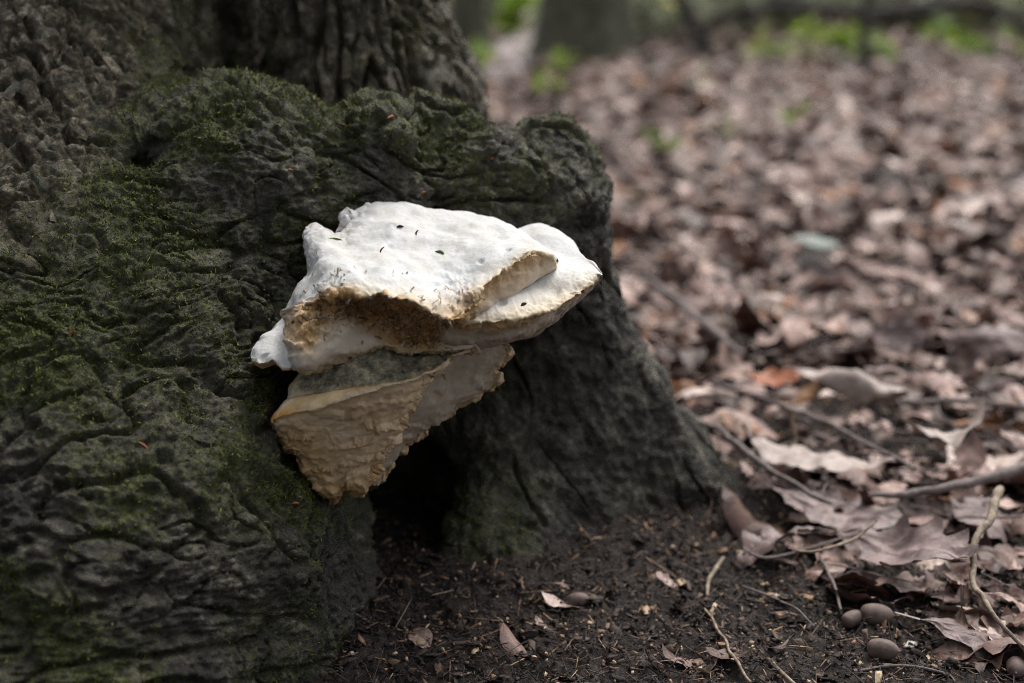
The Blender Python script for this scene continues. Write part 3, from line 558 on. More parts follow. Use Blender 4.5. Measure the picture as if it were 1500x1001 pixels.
# ------------------------------------------------------------------ leaves
def oak_outline(t, lobes, ph, depth):
    w = np.sin(np.pi*np.clip(t, 0, 1)**0.85)**0.8*(0.45+0.55*t)*1.15
    return w*(1-depth*(0.5+0.5*np.cos(2*np.pi*(t*lobes+ph)))*sstep(.05, .2, t))
def leaf_mesh(name, seed, nl, nw, L=.10, wid=.034, lobes=4.5, depth=.5, curl=.6, roll=.5, mat=None, ev=0.0):
    r = np.random.default_rng(seed); t = np.linspace(0, 1, nl); s = np.linspace(-1, 1, nw)
    wl = oak_outline(t, lobes, .05+.1*r.random(), depth); wr = oak_outline(t, lobes, .05+.1*r.random(), depth)
    T, S_ = np.meshgrid(t, s, indexing='ij'); Wd = np.where(S_ < 0, wl[:, None], wr[:, None])*wid
    x = T*L; y = S_*Wd + .10*L*np.sin(T*2.4+r.random()*3)*.3; x = x + np.abs(S_)*.010*np.where(Wd > 0, 1, 0)
    cu = curl*r.uniform(.4, 1.3)*r.choice([-1, 1, 1]); ro = roll*r.uniform(.3, 1.4)*r.choice([-1, 1, 1])
    P = np.stack([x.ravel(), y.ravel(), np.zeros(x.size)], -1)
    z = .010*noise(P*24+seed, seed)+.0055*noise(P*62+seed, seed+1)+.0025*noise(P*130+seed, seed+2)
    yy = y.ravel(); a = yy/wid*ro*1.3; rad = wid/(abs(ro)*1.3+1e-6); y2 = np.sin(a)*rad*np.sign(ro); y2 = np.where(abs(ro) < .05, yy, np.sin(np.abs(a))*rad*np.sign(yy)); z = z+(1-np.cos(a))*rad*np.sign(ro)
    b = (x.ravel()/L-.4)*cu*1.5; rb = L/(abs(cu)*1.5+1e-6); x2 = np.sin(b)*rb*np.sign(cu)+.0; zz = (1-np.cos(b))*rb*np.sign(cu)
    x2 = x2*1.0 if cu > 0 else x2
    v = np.stack([x2, y2, z+zz], -1); v -= v.mean(0)
    f = grid_faces(nl, nw); ve = np.exp(-(S_/.07)**2)+.7*np.exp(-((((T*lobes-np.abs(S_)*.45) % 1)-.5)/.06)**2)*(np.abs(S_) < .85)
    st = []
    v2, f2 = v, f
    # petiole
    a0 = v.reshape(nl, nw, 3)[0, nw//2]; a1 = v.reshape(nl, nw, 3)[1, nw//2]; dd = a0-a1; dd /= np.linalg.norm(dd); q = len(v2)
    sdv = np.array([0, 1, 0])*.0009; pv = np.array([a0-sdv, a0+sdv, a0+dd*.018+sdv*.7, a0+dd*.018-sdv*.7]); v2 = np.concatenate([v2, pv]); f2 = np.concatenate([f2, [[q, q+1, q+2, q+3]]])
    vn = np.concatenate([ve.ravel(), np.ones(4)])
    return v2, f2, vn
def leaf_obj_mesh(name, data, mat):
    v, f, vn = data; o = mesh_np(name, v, f, mat, attrs=dict(vein=vn, rnd=np.zeros(len(v)))); me = o.data; bpy.data.objects.remove(o); return me
HI = [leaf_mesh('leaf', 200+i, 23, 9, L=.10 if i % 3 else .085, wid=.031+.004*(i % 3), lobes=[4, 5, 4.5, 0, 3.5, 5, 4, 0][i % 8] or .01, depth=[.5, .55, .45, 0, .6, .5, .4, 0][i % 8], curl=.7, roll=.75) for i in range(16)]
FARL = [leaf_mesh('leaf', 400+i, 5, 3, L=.095, wid=.034, lobes=.01, depth=0, curl=.7, roll=.75) for i in range(10)]
LO = [leaf_mesh('leaf', 300+i, 8, 5, L=.095, wid=.034, lobes=[3.5, 4, .01][i % 3], depth=[.4, .45, 0][i % 3], curl=.7, roll=.75) for i in range(10)]
HIM = [leaf_obj_mesh('fallen_leaf', d, M_LEAF) for d in HI]
# litter layout: soil is bare near the root, leaves thicken away from it
pA = ground_at(1075, 765); pB = ground_at(1360, 1001); ln = np.array([pB[0]-pA[0], pB[1]-pA[1]]); ln /= np.linalg.norm(ln); nrm_ = np.array([-ln[1], ln[0]]); nrm_ = nrm_ if nrm_[0] > 0 else -nrm_
def litter_density(x, y):
    d = (x-pA[0])*nrm_[0]+(y-pA[1])*nrm_[1]
    q = sstep(-.01, .07, d+.03*noise(np.stack([x*9, y*9, x*0], -1), 140))
    inside = (x < .10-.0*(y-1.3)) & (y < 1.50) & (x > -1.0)
    return np.where(inside & (d < .02), 0.0, q)
def rotm(e):
    cx, cy, cz = np.cos(e).T; sx, sy, sz = np.sin(e).T; z = np.zeros_like(cx); o_ = z+1
    Rx = np.stack([o_, z, z, z, cx, -sx, z, sx, cx], -1).reshape(-1, 3, 3); Ry = np.stack([cy, z, sy, z, o_, z, -sy, z, cy], -1).reshape(-1, 3, 3); Rz = np.stack([cz, -sz, z, sz, cz, z, z, z, o_], -1).reshape(-1, 3, 3)
    return Rz@Ry@Rx
def scatter(n, y0, y1, half):
    y = np.sqrt(rng.uniform(y0**2, y1**2, n)); x = rng.uniform(-1, 1, n)*(half*y+.25); return x, y
xs, ys = [], []
for n, y0, y1 in ((4300, .85, 2.6), (9000, 2.6, 5.5), (12500, 5.5, 12.5), (1500, 12.5, 18)):
    x, y = scatter(n, y0, y1, .42); xs.append(x); ys.append(y)
nfrag = 2600; x, y = scatter(nfrag, .9, 2.4, .42); xs.append(x); ys.append(y)
x, y = np.concatenate(xs), np.concatenate(ys); frag = np.arange(len(x)) >= len(x)-nfrag
dens = litter_density(x, y); dens = np.where(frag, np.maximum(dens, .10), dens); keep = rng.random(len(x)) < dens; x, y, frag = x[keep], y[keep], frag[keep]
tsd = tree_sdf(np.stack([x, y, np.full(len(x), .03)], -1)); kk = tsd > .015; x, y, frag = x[kk], y[kk], frag[kk]
nL = len(x); lay = rng.random(nL); z = ground_h(x, y)+.006+.030*lay**1.5*sstep(1.0, 1.6, y+.5*(x-.3))
tilt = rng.normal(0, .24, (nL, 2))*(1+.5*sstep(1.4, 2.2, y))[:, None]; eul = np.stack([tilt[:, 0], tilt[:, 1], rng.uniform(0, 6.283, nL)], -1); scl = np.where(frag, rng.uniform(.12, .4, nL), np.clip(rng.normal(.62, .22, nL), .28, 1.25)*(1+.25*sstep(5, 9, y)))
flipm = rng.random(nL) < .4; eul[flipm, 0] += math.pi
P3 = np.stack([x, y, z], -1); qx, qy, qd = project(P3); inf = (qx > -20)&(qx < 1520)&(qy > -20)&(qy < 1010)
keepout = [(1283, 902, 62), (1249, 906, 50), (1292, 958, 58), (1488, 982, 50), (1128, 552, 45), (1195, 355, 50), (1035, 850, 40), (1325, 800, 55), (1385, 625, 50), (1245, 560, 50)]
pa_ = np.interp(qy, [-60, 0, 62, 128], [790, 768, 735, 712]); pb_ = np.interp(qy, [-60, 0, 62, 128], [820, 812, 800, 760]); ok_ = ~((qx > pa_)&(qx < pb_)&(qy < 125)&(rng.random(nL) < .65))
for a, b, r_ in keepout: ok_ &= ~((np.abs(qx-a) < r_*(.35+.65*scl))&(qy > b-r_*.45)&(qy < b+r_*1.0))
size = np.where(ok_, scl/qd*inf, -1.0); order = np.argsort(-size); NI = 262; ind = order[:NI]; rest = order[NI:]; rest = rest[ok_[rest]]
ZR = np.concatenate([d[0] for d in HI])
LCOL = [('dark brown', .30, [(0, (.055, .034, .028)), (1, (.12, .077, .064))]), ('mauve brown', .34, [(0, (.165, .112, .098)), (1, (.26, .185, .168))]), ('light brown', .24, [(0, (.29, .212, .187)), (1, (.43, .33, .295))]),
        ('pale beige', .08, [(0, (.48, .40, .36)), (1, (.68, .6, .55))]), ('rusty', .04, [(0, (.16, .07, .03)), (1, (.22, .11, .06))])]
LMATS = [m_leaf('leaf_'+n.replace(' ', '_'), st) for n, w_l, st in LCOL]
HIMC = []
for mt in LMATS:
    row = []
    for me in HIM: c2 = me.copy(); c2.materials.clear(); c2.materials.append(mt); row.append(c2)
    HIMC.append(row)
MARKS = [('the large lobed leaf', 1325, 800), ('the paired acorns', 1270, 902), ('the lone acorn', 1292, 958), ('the root tip', 1080, 745), ('the orange leaf', 1128, 552), ('the rolled pale leaf', 1245, 560), ('the arched pale leaf', 1385, 625),
         ('the grey green leaf', 1195, 355), ('the pale bent stem', 1440, 800), ('the thick grey twig', 1420, 708), ('the long slanting twig', 1100, 665), ('the mauve stick', 1010, 455), ('the dark upright leaf', 1310, 490), ('the broad curled leaf', 1445, 500), ('the white leaf', 1412, 330),
         ('the fungus tip', 885, 400), ('the tree collar', 900, 300), ('the tiny sprout', 932, 306), ('the dark green seedling', 985, 220), ('the bright green seedling', 1157, 180), ('the thick far trunk', 853, 92)]
ORD = ['nearest', 'second nearest', 'third nearest', 'fourth nearest', 'fifth nearest', 'sixth nearest', 'seventh nearest', 'eighth nearest', 'ninth nearest', 'tenth nearest', 'eleventh nearest', 'twelfth nearest', 'thirteenth nearest', 'fourteenth nearest']
def add_leaf(mesh, loc, e, s, label, group=None, name='fallen_leaf'):
    o = bpy.data.objects.new(name, mesh); COL.objects.link(o); o.location = loc; o.rotation_euler = e; o.scale = (s, s, s); tag(o, label, 'leaf', group); return o
recs = {}
for i in ind:
    cidx = int(rng.choice(5, p=[c[1] for c in LCOL])); mi = int(rng.integers(len(HIM))); dist = [math.hypot(qx[i]-a, qy[i]-b) for _, a, b in MARKS]; k = int(np.argmin(dist)); dx, dy = qx[i]-MARKS[k][1], qy[i]-MARKS[k][2]
    side = ('right of' if dx > 0 else 'left of') if abs(dx) > abs(dy) else ('below' if dy > 0 else 'above')
    shape = 'smooth edged' if mi % 8 in (3, 7) else 'lobed'
    recs.setdefault((cidx, shape, side, k), []).append((dist[k], i, mi))
for (cidx, shape, side, k), L_ in recs.items():
    for j, (_, i, mi) in enumerate(sorted(L_)):
        lab = f"{LCOL[cidx][0]} {shape} leaf {side} {MARKS[k][0]}" + (f", {ORD[j]} such" if len(L_) > 1 else '')
        add_leaf(HIMC[cidx][mi], P3[i], eul[i], float(scl[i]), lab, 'dead leaves of the litter')
Rm = rotm(eul[rest]); Vs, Fs, rn, ve = [], [], [], []; off = 0; tid = rng.integers(0, len(LO), len(rest))+np.where(P3[rest][:, 1] > 2.9, len(LO), 0)
for t_ in range(len(LO)*2):
    sel = np.where(tid == t_)[0]; v, f, vn = (LO+FARL)[t_]
    W_ = np.einsum('nij,vj->nvi', Rm[sel]*scl[rest][sel][:, None, None], v)+P3[rest][sel][:, None, :]
    Vs.append(W_.reshape(-1, 3)); Fs.append((f[None]+(np.arange(len(sel))*len(v))[:, None, None]+off).reshape(-1, 4)); off += len(sel)*len(v)
    rn.append(np.repeat(rng.random(len(sel)), len(v))); ve.append(np.tile(vn, len(sel)))
o = mesh_np('leaf_litter', np.concatenate(Vs), np.concatenate(Fs), M_LEAF, attrs=dict(rnd=np.concatenate(rn), vein=np.concatenate(ve)))
tag(o, 'deep drift of brown dead leaves covering the forest floor', 'leaf litter', kind='stuff')

# leaves one can single out
def m_flat(name, a, b_, sc=70):
    m = NM(name); p = m.pos(); n = m.noise(p, sc, 5, .65); c = m.ramp(n, [(.3, a), (.7, b_)]); v = m.attr('vein'); c = m.mix(m.math('MULTIPLY', v, .4), c, tuple(x*1.5 for x in b_)); bb = m.bump(v, .0012, .9, m.bump(m.noise(p, 400), .0008, .8)); return m.fin(c, .5, bb, .45)
M_LMAUVE = m_flat('leaf_mauve', (.075, .05, .047), (.26, .187, .17), 60); M_LORANGE = m_flat('leaf_orange', (.12, .03, .01), (.36, .10, .022)); M_LPALE = m_flat('leaf_pale', (.18, .135, .11), (.44, .36, .315), 60); M_LTEAL = m_flat('leaf_greygreen', (.12, .145, .12), (.23, .265, .225)); M_LTAN = m_flat('leaf_tan', (.25, .17, .10), (.48, .36, .24))
def special(px, py, label, mat, L=.12, wid=.04, lobes=4.5, depth=.5, curl=.5, roll=.6, rot=(0, 0, 0), dz=.02, seed=1):
    me = leaf_obj_mesh('fallen_leaf', leaf_mesh('l', seed, 33, 13, L, wid, lobes, depth, curl, roll), mat); p = ground_at(px, py, dz); p[2] = max(p[2], gh1(p[0], p[1])+.008)
    return add_leaf(me, p, rot, 1.0, label)
special(1325, 800, 'large mauve brown oak leaf lying by the acorns, deeply lobed', M_LMAUVE, .15, .048, 4.5, .5, .35, .5, (.25, -.25, R(-58)), .035, 501)
special(1225, 745, 'mauve oak leaf just above the largest lobed leaf', M_LMAUVE, .115, .042, 4, .45, .4, .5, (.15, .1, R(-30)), .025, 502)
special(1128, 552, 'bright orange brown leaf fragment behind the root', M_LORANGE, .055, .022, 3, .3, .6, .8, (.4, .2, R(10)), .06, 503)
special(1245, 560, 'pale leaf rolled into a tube near the orange leaf', M_LPALE, .11, .04, .01, 0, .25, 1.7, (2.9, .1, R(-18)), .065, 504)
special(1385, 625, 'arched pale mauve leaf standing up on its edges at right', M_LPALE, .085, .042, 3, .35, 1.0, 1.2, (2.7, .1, R(-5)), .075, 505)
special(1195, 355, 'grey green leaf lying alone in the blurred litter', M_LTEAL, .085, .03, .01, 0, .2, .3, (.2, .1, R(15)), .042, 506)
special(1205, 670, 'flat light brown leaf under the long thin twig', M_LPALE, .12, .045, 4, .35, .3, .3, (.12, .05, R(165)), .048, 507)
special(1435, 935, 'pointed mauve brown leaf at the lower right beside the bent stem', M_LMAUVE, .075, .028, 3, .35, .4, .5, (.2, .1, R(-20)), .012, 508)
special(1140, 790, 'small brown leaf curled against the tip of the root', M_LMAUVE, .075, .032, 3.5, .4, .6, .6, (.2, .15, R(200)), .018, 509)
special(1440, 760, 'brown leaf on edge between grey twig and pale stem', M_LMAUVE, .10, .04, 4, .4, .7, .8, (.5, .2, R(70)), .02, 510)
special(1310, 490, 'dark curled oak leaf standing upright in middle litter', M_LMAUVE, .08, .03, 4, .4, .9, .9, (1.0, .2, R(30)), .05, 511)
special(1445, 500, 'broad curled brown leaf at the right edge of the middle litter', M_LMAUVE, .09, .036, 4, .35, .9, .9, (.8, -.2, R(-40)), .05, 512)
special(1412, 330, 'nearly white small leaf shining in the far litter', M_LPALE, .06, .028, .01, 0, .4, .5, (.3, .1, R(40)), .07, 513)

# ------------------------------------------------------------------ twigs, acorns, crumbs
def tube(name, pts, rad, mat, parent=None, seg=8, sub=6, wob=.0, seed=0):
    P = np.array(pts, float); n = len(P); W = cr_w(n, [sub]*(n-1)); P = W@P; r = np.clip(W@(np.array(rad, float) if np.ndim(rad) else np.full(n, rad)), .0002, None)
    P = P+wob*np.stack([noise(P*40, seed+1), noise(P*40, seed+2), noise(P*40, seed+3)], -1)
    T = np.gradient(P, axis=0); T /= np.linalg.norm(T, axis=1, keepdims=True); a = np.cross(T, [0.13, .2, 1.0]); a /= np.linalg.norm(a, axis=1, keepdims=True)+1e-9; b = np.cross(T, a)
    th = np.linspace(0, 2*np.pi, seg, endpoint=False); rr = r*(1+.22*noise(P*300, seed+4)+.3*np.clip(noise(P*110, seed+5), 0, 1))
    v = (P[:, None]+rr[:, None, None]*(np.cos(th)[None, :, None]*a[:, None]+np.sin(th)[None, :, None]*b[:, None])).reshape(-1, 3)
    m = len(P); i = np.arange(m*seg).reshape(m, seg); f = np.stack([i[:-1], i[1:], np.roll(i[1:], -1, 1), np.roll(i[:-1], -1, 1)], -1).reshape(-1, 4)
    v = np.concatenate([v, P[[0]], P[[-1]]]); c0 = np.stack([np.roll(i[0], -1), i[0]*0+m*seg, i[0]], -1)[:, [0, 2, 1]]; c1 = np.stack([i[-1], np.roll(i[-1], -1), i[-1]*0+m*seg+1], -1)
    return mesh_np(name, v, [f[:, ::-1], c0[:, ::-1], c1[:, ::-1]], mat, parent)
def twig(pix, r, label, mat=M_TWIG, wob=.0032, name='twig', seed=0):
    pts = []
    for p in pix: q = ground_at(p[0], p[1], p[2]+(.022 if name == 'twig' and p[2] >= .018 else 0)); q[2] = max(q[2], gh1(q[0], q[1])+.002); pts.append(q)
    o = tube(name, pts, r, mat, None, 8, 8, wob, seed); tag(o, label, 'twig'); return o
twig([(985, 598, .03), (1060, 635, .028), (1130, 690, .025), (1215, 738, .022)], [.0030, .0028, .0024, .0016], 'long thin twig slanting from the root down to the lobed leaves', seed=1)
twig([(1040, 560, .035), (1130, 590, .035), (1230, 630, .035), (1340, 688, .03)], [.0026, .0026, .0024, .0016], 'thin grey twig above and parallel to the long slanting twig', seed=2)
twig([(1275, 728, .018), (1340, 722, .02), (1420, 708, .022), (1520, 680, .03)], [.0022, .0034, .0042, .005], 'thick grey lichened twig reaching in from the right edge', seed=3)
twig([(1466, 718, .05), (1452, 755, .045), (1432, 790, .035), (1428, 850, .02), (1450, 890, .018), (1510, 965, .015)], [.0036, .0033, .0028, .0022, .0018, .0014], 'pale bent woody stem at the right edge', M_TWIGP, seed=4)
twig([(1060, 818, .006), (1040, 848, .008), (1035, 872, .006)], [.0015, .0018, .0012], 'short pale forked twig standing in the dark soil', M_TWIGP, seed=5)
twig([(1030, 890, .006), (1055, 925, .008), (1075, 962, .008), (1100, 1002, .006)], [.0009, .0011, .0011, .001], 'thin pale rootlet running down to the bottom edge', M_TWIGP, seed=6)
twig([(1090, 860, .004), (1150, 885, .008), (1195, 918, .006)], [.0008, .001, .0007], 'thread like brown rootlet on the soil left of the acorns', M_TWIG, seed=7)
twig([(1165, 808, .02), (1215, 804, .02), (1250, 790, .02), (1282, 762, .03)], [.001, .0013, .0013, .0008], 'tan stalk lying across the lobed leaves', M_TWIGP, seed=8)
twig([(1200, 815, .01), (1220, 850, .012), (1232, 895, .008)], [.0012, .0014, .001], 'grey curved twig above the pair of acorns', seed=9)
twig([(1128, 965, .004), (1140, 980, .008), (1165, 1005, .008)], [.0012, .0014, .0012], 'short pale twig cut by the bottom edge', M_TWIGP, seed=10)
twig([(512, 903, .012), (528, 914, .010), (542, 925, .006)], [.001, .0013, .001], 'orange brown needle leaning on the left buttress foot', M_TWIGP, seed=11)
twig([(940, 405, .03), (985, 435, .035), (1050, 490, .035), (1090, 520, .03)], [.005, .005, .0045, .003], 'blurred mauve stick behind the tree collar', seed=12)
twig([(1320, 590, .03), (1420, 588, .03), (1520, 600, .03)], [.003, .003, .003], 'dark straight twig below the curled leaves at right', seed=13)
twig([(1390, 985, .004), (1310, 975, .006), (1250, 985, .004)], [.0009, .0012, .0009], 'dark thin twig beside the lowest acorn', seed=14)
twig([(1090, 625, .03), (1110, 660, .025), (1130, 700, .02)], [.0022, .0022, .0016], 'short twig crossing the long slanting twig', seed=15)
twig([(1160, 600, .06), (1165, 640, .03), (1160, 660, .02)], [.0016, .0018, .002], 'short upright stalk among the near leaves', M_TWIGP, seed=16)
SV, SF, so_ = [], [], 0
for k in range(150):
    a = random.uniform(.1, .62); b = random.uniform(1.02, 2.3)
    if float(litter_density(np.array([a]), np.array([b]))[0]) < .3: continue
    L_ = random.uniform(.03, .15); th_ = random.gauss(-.5, .8); z0 = gh1(a, b)+random.uniform(.012, .045); dv = np.array([math.cos(th_), math.sin(th_), random.gauss(0, .12)])*L_; kn = np.array([random.gauss(0, 1), random.gauss(0, 1), random.gauss(0, .3)])*L_*.08; p0 = np.array([a, b, z0]); rr0 = random.uniform(.0005, .0013)
    o = tube('tmp', [p0-dv*.5, p0-dv*.15+kn, p0+dv*.2-kn*.5, p0+dv*.5], [rr0, rr0*.9, rr0*.8, rr0*.5], M_TWIG, None, 6, 4, .002, k); me = o.data; vv = np.empty(len(me.vertices)*3, np.float32); me.vertices.foreach_get('co', vv); SV.append(vv.reshape(-1, 3)); SF += [tuple(i+so_ for i in q.vertices) for q in me.polygons]; so_ += len(me.vertices); bpy.data.objects.remove(o); bpy.data.meshes.remove(me)
q4 = np.array([f_ for f_ in SF if len(f_) == 4]); q3 = np.array([f_ for f_ in SF if len(f_) == 3])
tag(mesh_np('fine_sticks', np.concatenate(SV), [q4, q3], M_TWIG), 'thin broken sticks and stalks strewn through the near leaf litter', 'sticks', kind='stuff')
def acorn(px, py, r, rz, label, tiltv=1.45):
    p = ground_at(px, py, r*.8); p[2] = gh1(p[0], p[1])+r*.8; root = empty('acorn', tuple(p)); tag(root, label, 'acorn')
    prof = [(0, -1.28), (.45, -1.2), (.8, -.95), (.97, -.5), (1.0, 0), (.93, .5), (.72, .95), (.42, 1.25), (.15, 1.38), (.05, 1.5), (0, 1.52)]
    n = 24; th = np.linspace(0, 2*np.pi, n, endpoint=False)
    W = cr_w(len(prof), [3]*(len(prof)-1)); pr = W@np.array(prof); v = np.stack([pr[:, :1]*np.cos(th), pr[:, :1]*np.sin(th), pr[:, 1:]*1.12+0*th], -1)*r
    i = np.arange(len(pr)*n).reshape(-1, n); f = np.stack([i[:-1], np.roll(i[:-1], -1, 1), np.roll(i[1:], -1, 1), i[1:]], -1).reshape(-1, 4)
    M = np.array((Matrix.Rotation(rz, 3, 'Z')@Matrix.Rotation(tiltv, 3, 'X'))); v = v.reshape(-1, 3)@M.T
    o = mesh_np('nut', v+p, f, M_ACORN, root)
    sc_ = np.stack([.34*np.cos(th), .34*np.sin(th), 0*th-1.23], -1)*r; scv = np.concatenate([sc_, sc_*[.7, .7, 1.04], [[0, 0, -1.27*r]]])@M.T+p
    j = np.arange(n); fs = np.stack([j, np.roll(j, -1), np.roll(j, -1)+n, j+n], -1); ft = np.stack([j+n, np.roll(j, -1)+n, j*0+2*n], -1); mesh_np('scar', scv, [fs, ft], M_CUP, root)
acorn(1283, 902, .0084, R(70), 'smooth mauve acorn, larger of the touching pair'); acorn(1249, 906, .0062, R(120), 'smaller shaded acorn touching the larger one')
acorn(1292, 958, .0076, R(62), 'acorn lying alone nearest the bottom edge'); acorn(1488, 982, .0070, R(-20), 'acorn cut by the lower right corner'); acorn(846, 882, .0056, R(95), 'half buried brown acorn alone on the dark soil')
def chip(px, py, s, label, mat, seed, cat='wood chip', name='wood_chip', asp=(1.6, .8, .4)):
    bm = bmesh.new(); bmesh.ops.create_icosphere(bm, subdivisions=2, radius=1); v = np.array([q.co[:] for q in bm.verts]); f = np.array([[x.index for x in q.verts] for q in bm.faces]); bm.free()
    p = ground_at(px, py, s*.3); p[2] = gh1(p[0], p[1])+s*.25; v = v*np.array(asp)*s; v += s*.45*np.stack([noise(v/s*1.3+seed, seed+k) for k in (1, 2, 3)], -1)
    a = random.uniform(0, 3); c_, s_ = math.cos(a), math.sin(a); v = v@np.array([[c_, s_, 0], [-s_, c_, 0], [0, 0, 1]]); o = mesh_np(name, v+p, f, mat); tag(o, label, cat)
chip(868, 882, .0052, 'reddish cone scale beside the half buried acorn', M_CUP, 3); chip(946, 888, .0050, 'yellowish crumbled wood chip on the soil in the middle', M_LTAN, 4); chip(620, 943, .0055, 'yellowish crumbled wood chip near the left buttress', M_LTAN, 5)
chip(797, 924, .0027, 'round white pebble on the dark soil', M_STONE, 6, 'pebble', 'pebble', (1, .9, .8)); chip(785, 916, .0018, 'tiny white pebble touching the round white one', M_STONE, 7, 'pebble', 'pebble', (1, .9, .7)); chip(516, 985, .0022, 'small white pebble at the bottom by the buttress', M_STONE, 8, 'pebble', 'pebble', (1, .9, .8))
chip(1132, 868, .0060, 'tan flake of bark on soil below the root tip', M_LTAN, 9); chip(696, 1000-40, .003, 'small pale chip on the soil in front of the hollow', M_LTAN, 10)
chip(1335, 942, .0045, 'pale green lichen scrap right of the acorns', M_STONE, 12, 'lichen', 'lichen_scrap', (1.6, .9, .25))
# crumbs: bark bits, rootlets and leaf scraps on the soil
nC = 40000; cx_ = rng.uniform(-.22, .62, nC); cy_ = rng.uniform(.86, 1.75, nC); kc = (tree_sdf(np.stack([cx_, cy_, np.full(nC, .01)], -1)) > .002); cx_, cy_ = cx_[kc], cy_[kc]; nC = len(cx_)
typ = rng.random(nC); Lc = np.where(typ < .48, rng.uniform(.0009, .0034, nC), np.where(typ < .92, rng.uniform(.004, .014, nC)*np.where(rng.random(nC) < .05, 3.2, 1), rng.uniform(.004, .012, nC))); Wc_ = np.where(typ < .48, Lc*rng.uniform(.5, 1, nC), np.where(typ < .92, rng.uniform(.0004, .0009, nC), Lc*rng.uniform(.25, .6, nC))); Hc = np.where(typ < .48, Lc*.5, np.where(typ < .85, .0006, .0006))
tmpl = np.array([[-1, -1, -.6], [1, -.8, -.6], [.8, 1, -.6], [-1, .9, -.6], [-.6, -.7, .8], [.9, -.6, .5], [.6, .6, 1], [-.8, .5, .6]]); tf = np.array([[0, 3, 2, 1], [4, 5, 6, 7], [0, 1, 5, 4], [1, 2, 6, 5], [2, 3, 7, 6], [3, 0, 4, 7]])
cv = (tmpl[None]+rng.normal(0, .22, (nC, 8, 3)))*np.stack([Lc, Wc_, Hc], -1)[:, None, :]*.5*1.2
cv[:, :, 2] += (typ >= .92)[:, None]*(tmpl[None, :, 0]**2*tmpl[None, :, 1])*Lc[:, None]*.12
Rc = rotm(np.stack([rng.normal(0, .45, nC), rng.normal(0, .4, nC), rng.uniform(0, 6.28, nC)], -1)); cv = np.einsum('nij,nvj->nvi', Rc, cv)+np.stack([cx_, cy_, ground_h(cx_, cy_)+.0012+.003*rng.random(nC)], -1)[:, None]
pal = np.array([(.017, .012, .010), (.030, .021, .017), (.05, .034, .027), (.09, .06, .045), (.17, .112, .08), (.32, .19, .105), (.50, .38, .25)]); ci = rng.choice(7, nC, p=[.26, .24, .19, .13, .09, .06, .03]); cc = np.repeat(pal[ci]*rng.uniform(.8, 1.2, (nC, 1)), 8, 0)
cf = (tf[None]+(np.arange(nC)*8)[:, None, None]).reshape(-1, 4)
o = mesh_np('soil_crumbs', cv.reshape(-1, 3), cf, M_CRUMB, smooth=False, col=cc); tag(o, 'loose crumbs, bark bits and rootlets on the dark soil', 'debris', kind='stuff')
# bits resting on the cap and on the bark
def speck(px, py, bvh, L, W_, ang, mat, label, cat, name, bendv=.3):
    h = hit(bvh, px, py)
    if h[0] is None: return
    p = np.array(h[0]); n_ = np.array(h[1]); n_ = n_ if n_@(CAM-p) > 0 else -n_; r_ = np.array([math.cos(ang), math.sin(ang)*sp*1.0, math.sin(ang)*cp]); r_ = r_+0*p; vd = p-CAM; vd /= np.linalg.norm(vd); r_ = r_-vd*((r_@n_)/(vd@n_)); r_ -= n_*(r_@n_); r_ /= np.linalg.norm(r_); b_ = np.cross(n_, r_)
    pts = [p+n_*.0004-r_*L*.5, p+n_*.0006+b_*L*bendv*.3, p+n_*.0004+r_*L*.5]; o = tube(name, pts, [W_*.3, W_, W_*.35], mat, None, 6, 5); tag(o, label, cat)
cb = FB['upper_cap']
M_GRBIT = m_simple('green_bit', (.03, .06, .012), (.08, .14, .03)); M_DKBIT = m_simple('dark_bit', (.025, .013, .013), (.06, .032, .03), 200, .9, .05); M_RED = m_simple('rust_bit', (.22, .07, .03), (.42, .18, .08))
speck(560, 368, cb, .012, .00055, R(65), M_DKBIT, 'dark curved needle lying on the white cap', 'needle', 'needle', .3); speck(611, 342, cb, .0085, .00065, R(70), M_DKBIT, 'short dark bud scale on the white cap', 'bud scale', 'bud_scale')
speck(644, 371, cb, .0105, .0011, R(-12), M_GRBIT, 'small dark green leaflet on the white cap', 'leaflet', 'leaflet'); speck(586, 333, cb, .005, .0010, R(5), M_DKBIT, 'tiny brown speck near the top of the cap', 'speck', 'bark_speck')
speck(492, 352, cb, .013, .0006, R(-8), M_GRBIT, 'thin green moss shoot over the left edge of the cap', 'moss shoot', 'moss_shoot')
for k, (a, b, L_, an) in enumerate([(767, 447, .005, .4), (727, 420, .006, .1), (712, 437, .004, .9)]): speck(a, b, FB['side_cap'], L_, .0011, an, M_DKBIT, ['black crumb near the rim of the side shelf', 'black crumb under the broken step of the cap', 'black crumb by the brown tear'][k], 'speck', 'bark_speck')
for k, (a, b, L_, an, lb) in enumerate([(503, 184, .008, -.4, 'pale straw bit on the mossy collar'), (572, 172, .009, .3, 'reddish bark bit at the foot of the trunk'), (460, 145, .012, 1.0, 'tan leaf scrap wedged behind the collar'), (425, 250, .004, 0, 'orange speck left on the moss above the cap'), (620, 282, .004, .2, 'orange speck on moss over the cap top'), (720, 232, .005, .5, 'pinkish bit on the moss cushion'), (210, 655, .010, -.7, 'thin brown needle on the left buttress'), (432, 738, .006, .1, 'orange chip on the buttress below the fungus'), (105, 490, .010, 1.5, 'reddish needle upright on the left bark'), (620, 768, .016, -1.1, 'pale rootlet hanging in the dark hollow')]):
    speck(a, b, TBVH, L_, .0009, an, M_TWIGP if 'pal' in lb or 'tan' in lb else M_RED, lb, 'bark bit', 'bark_bit')

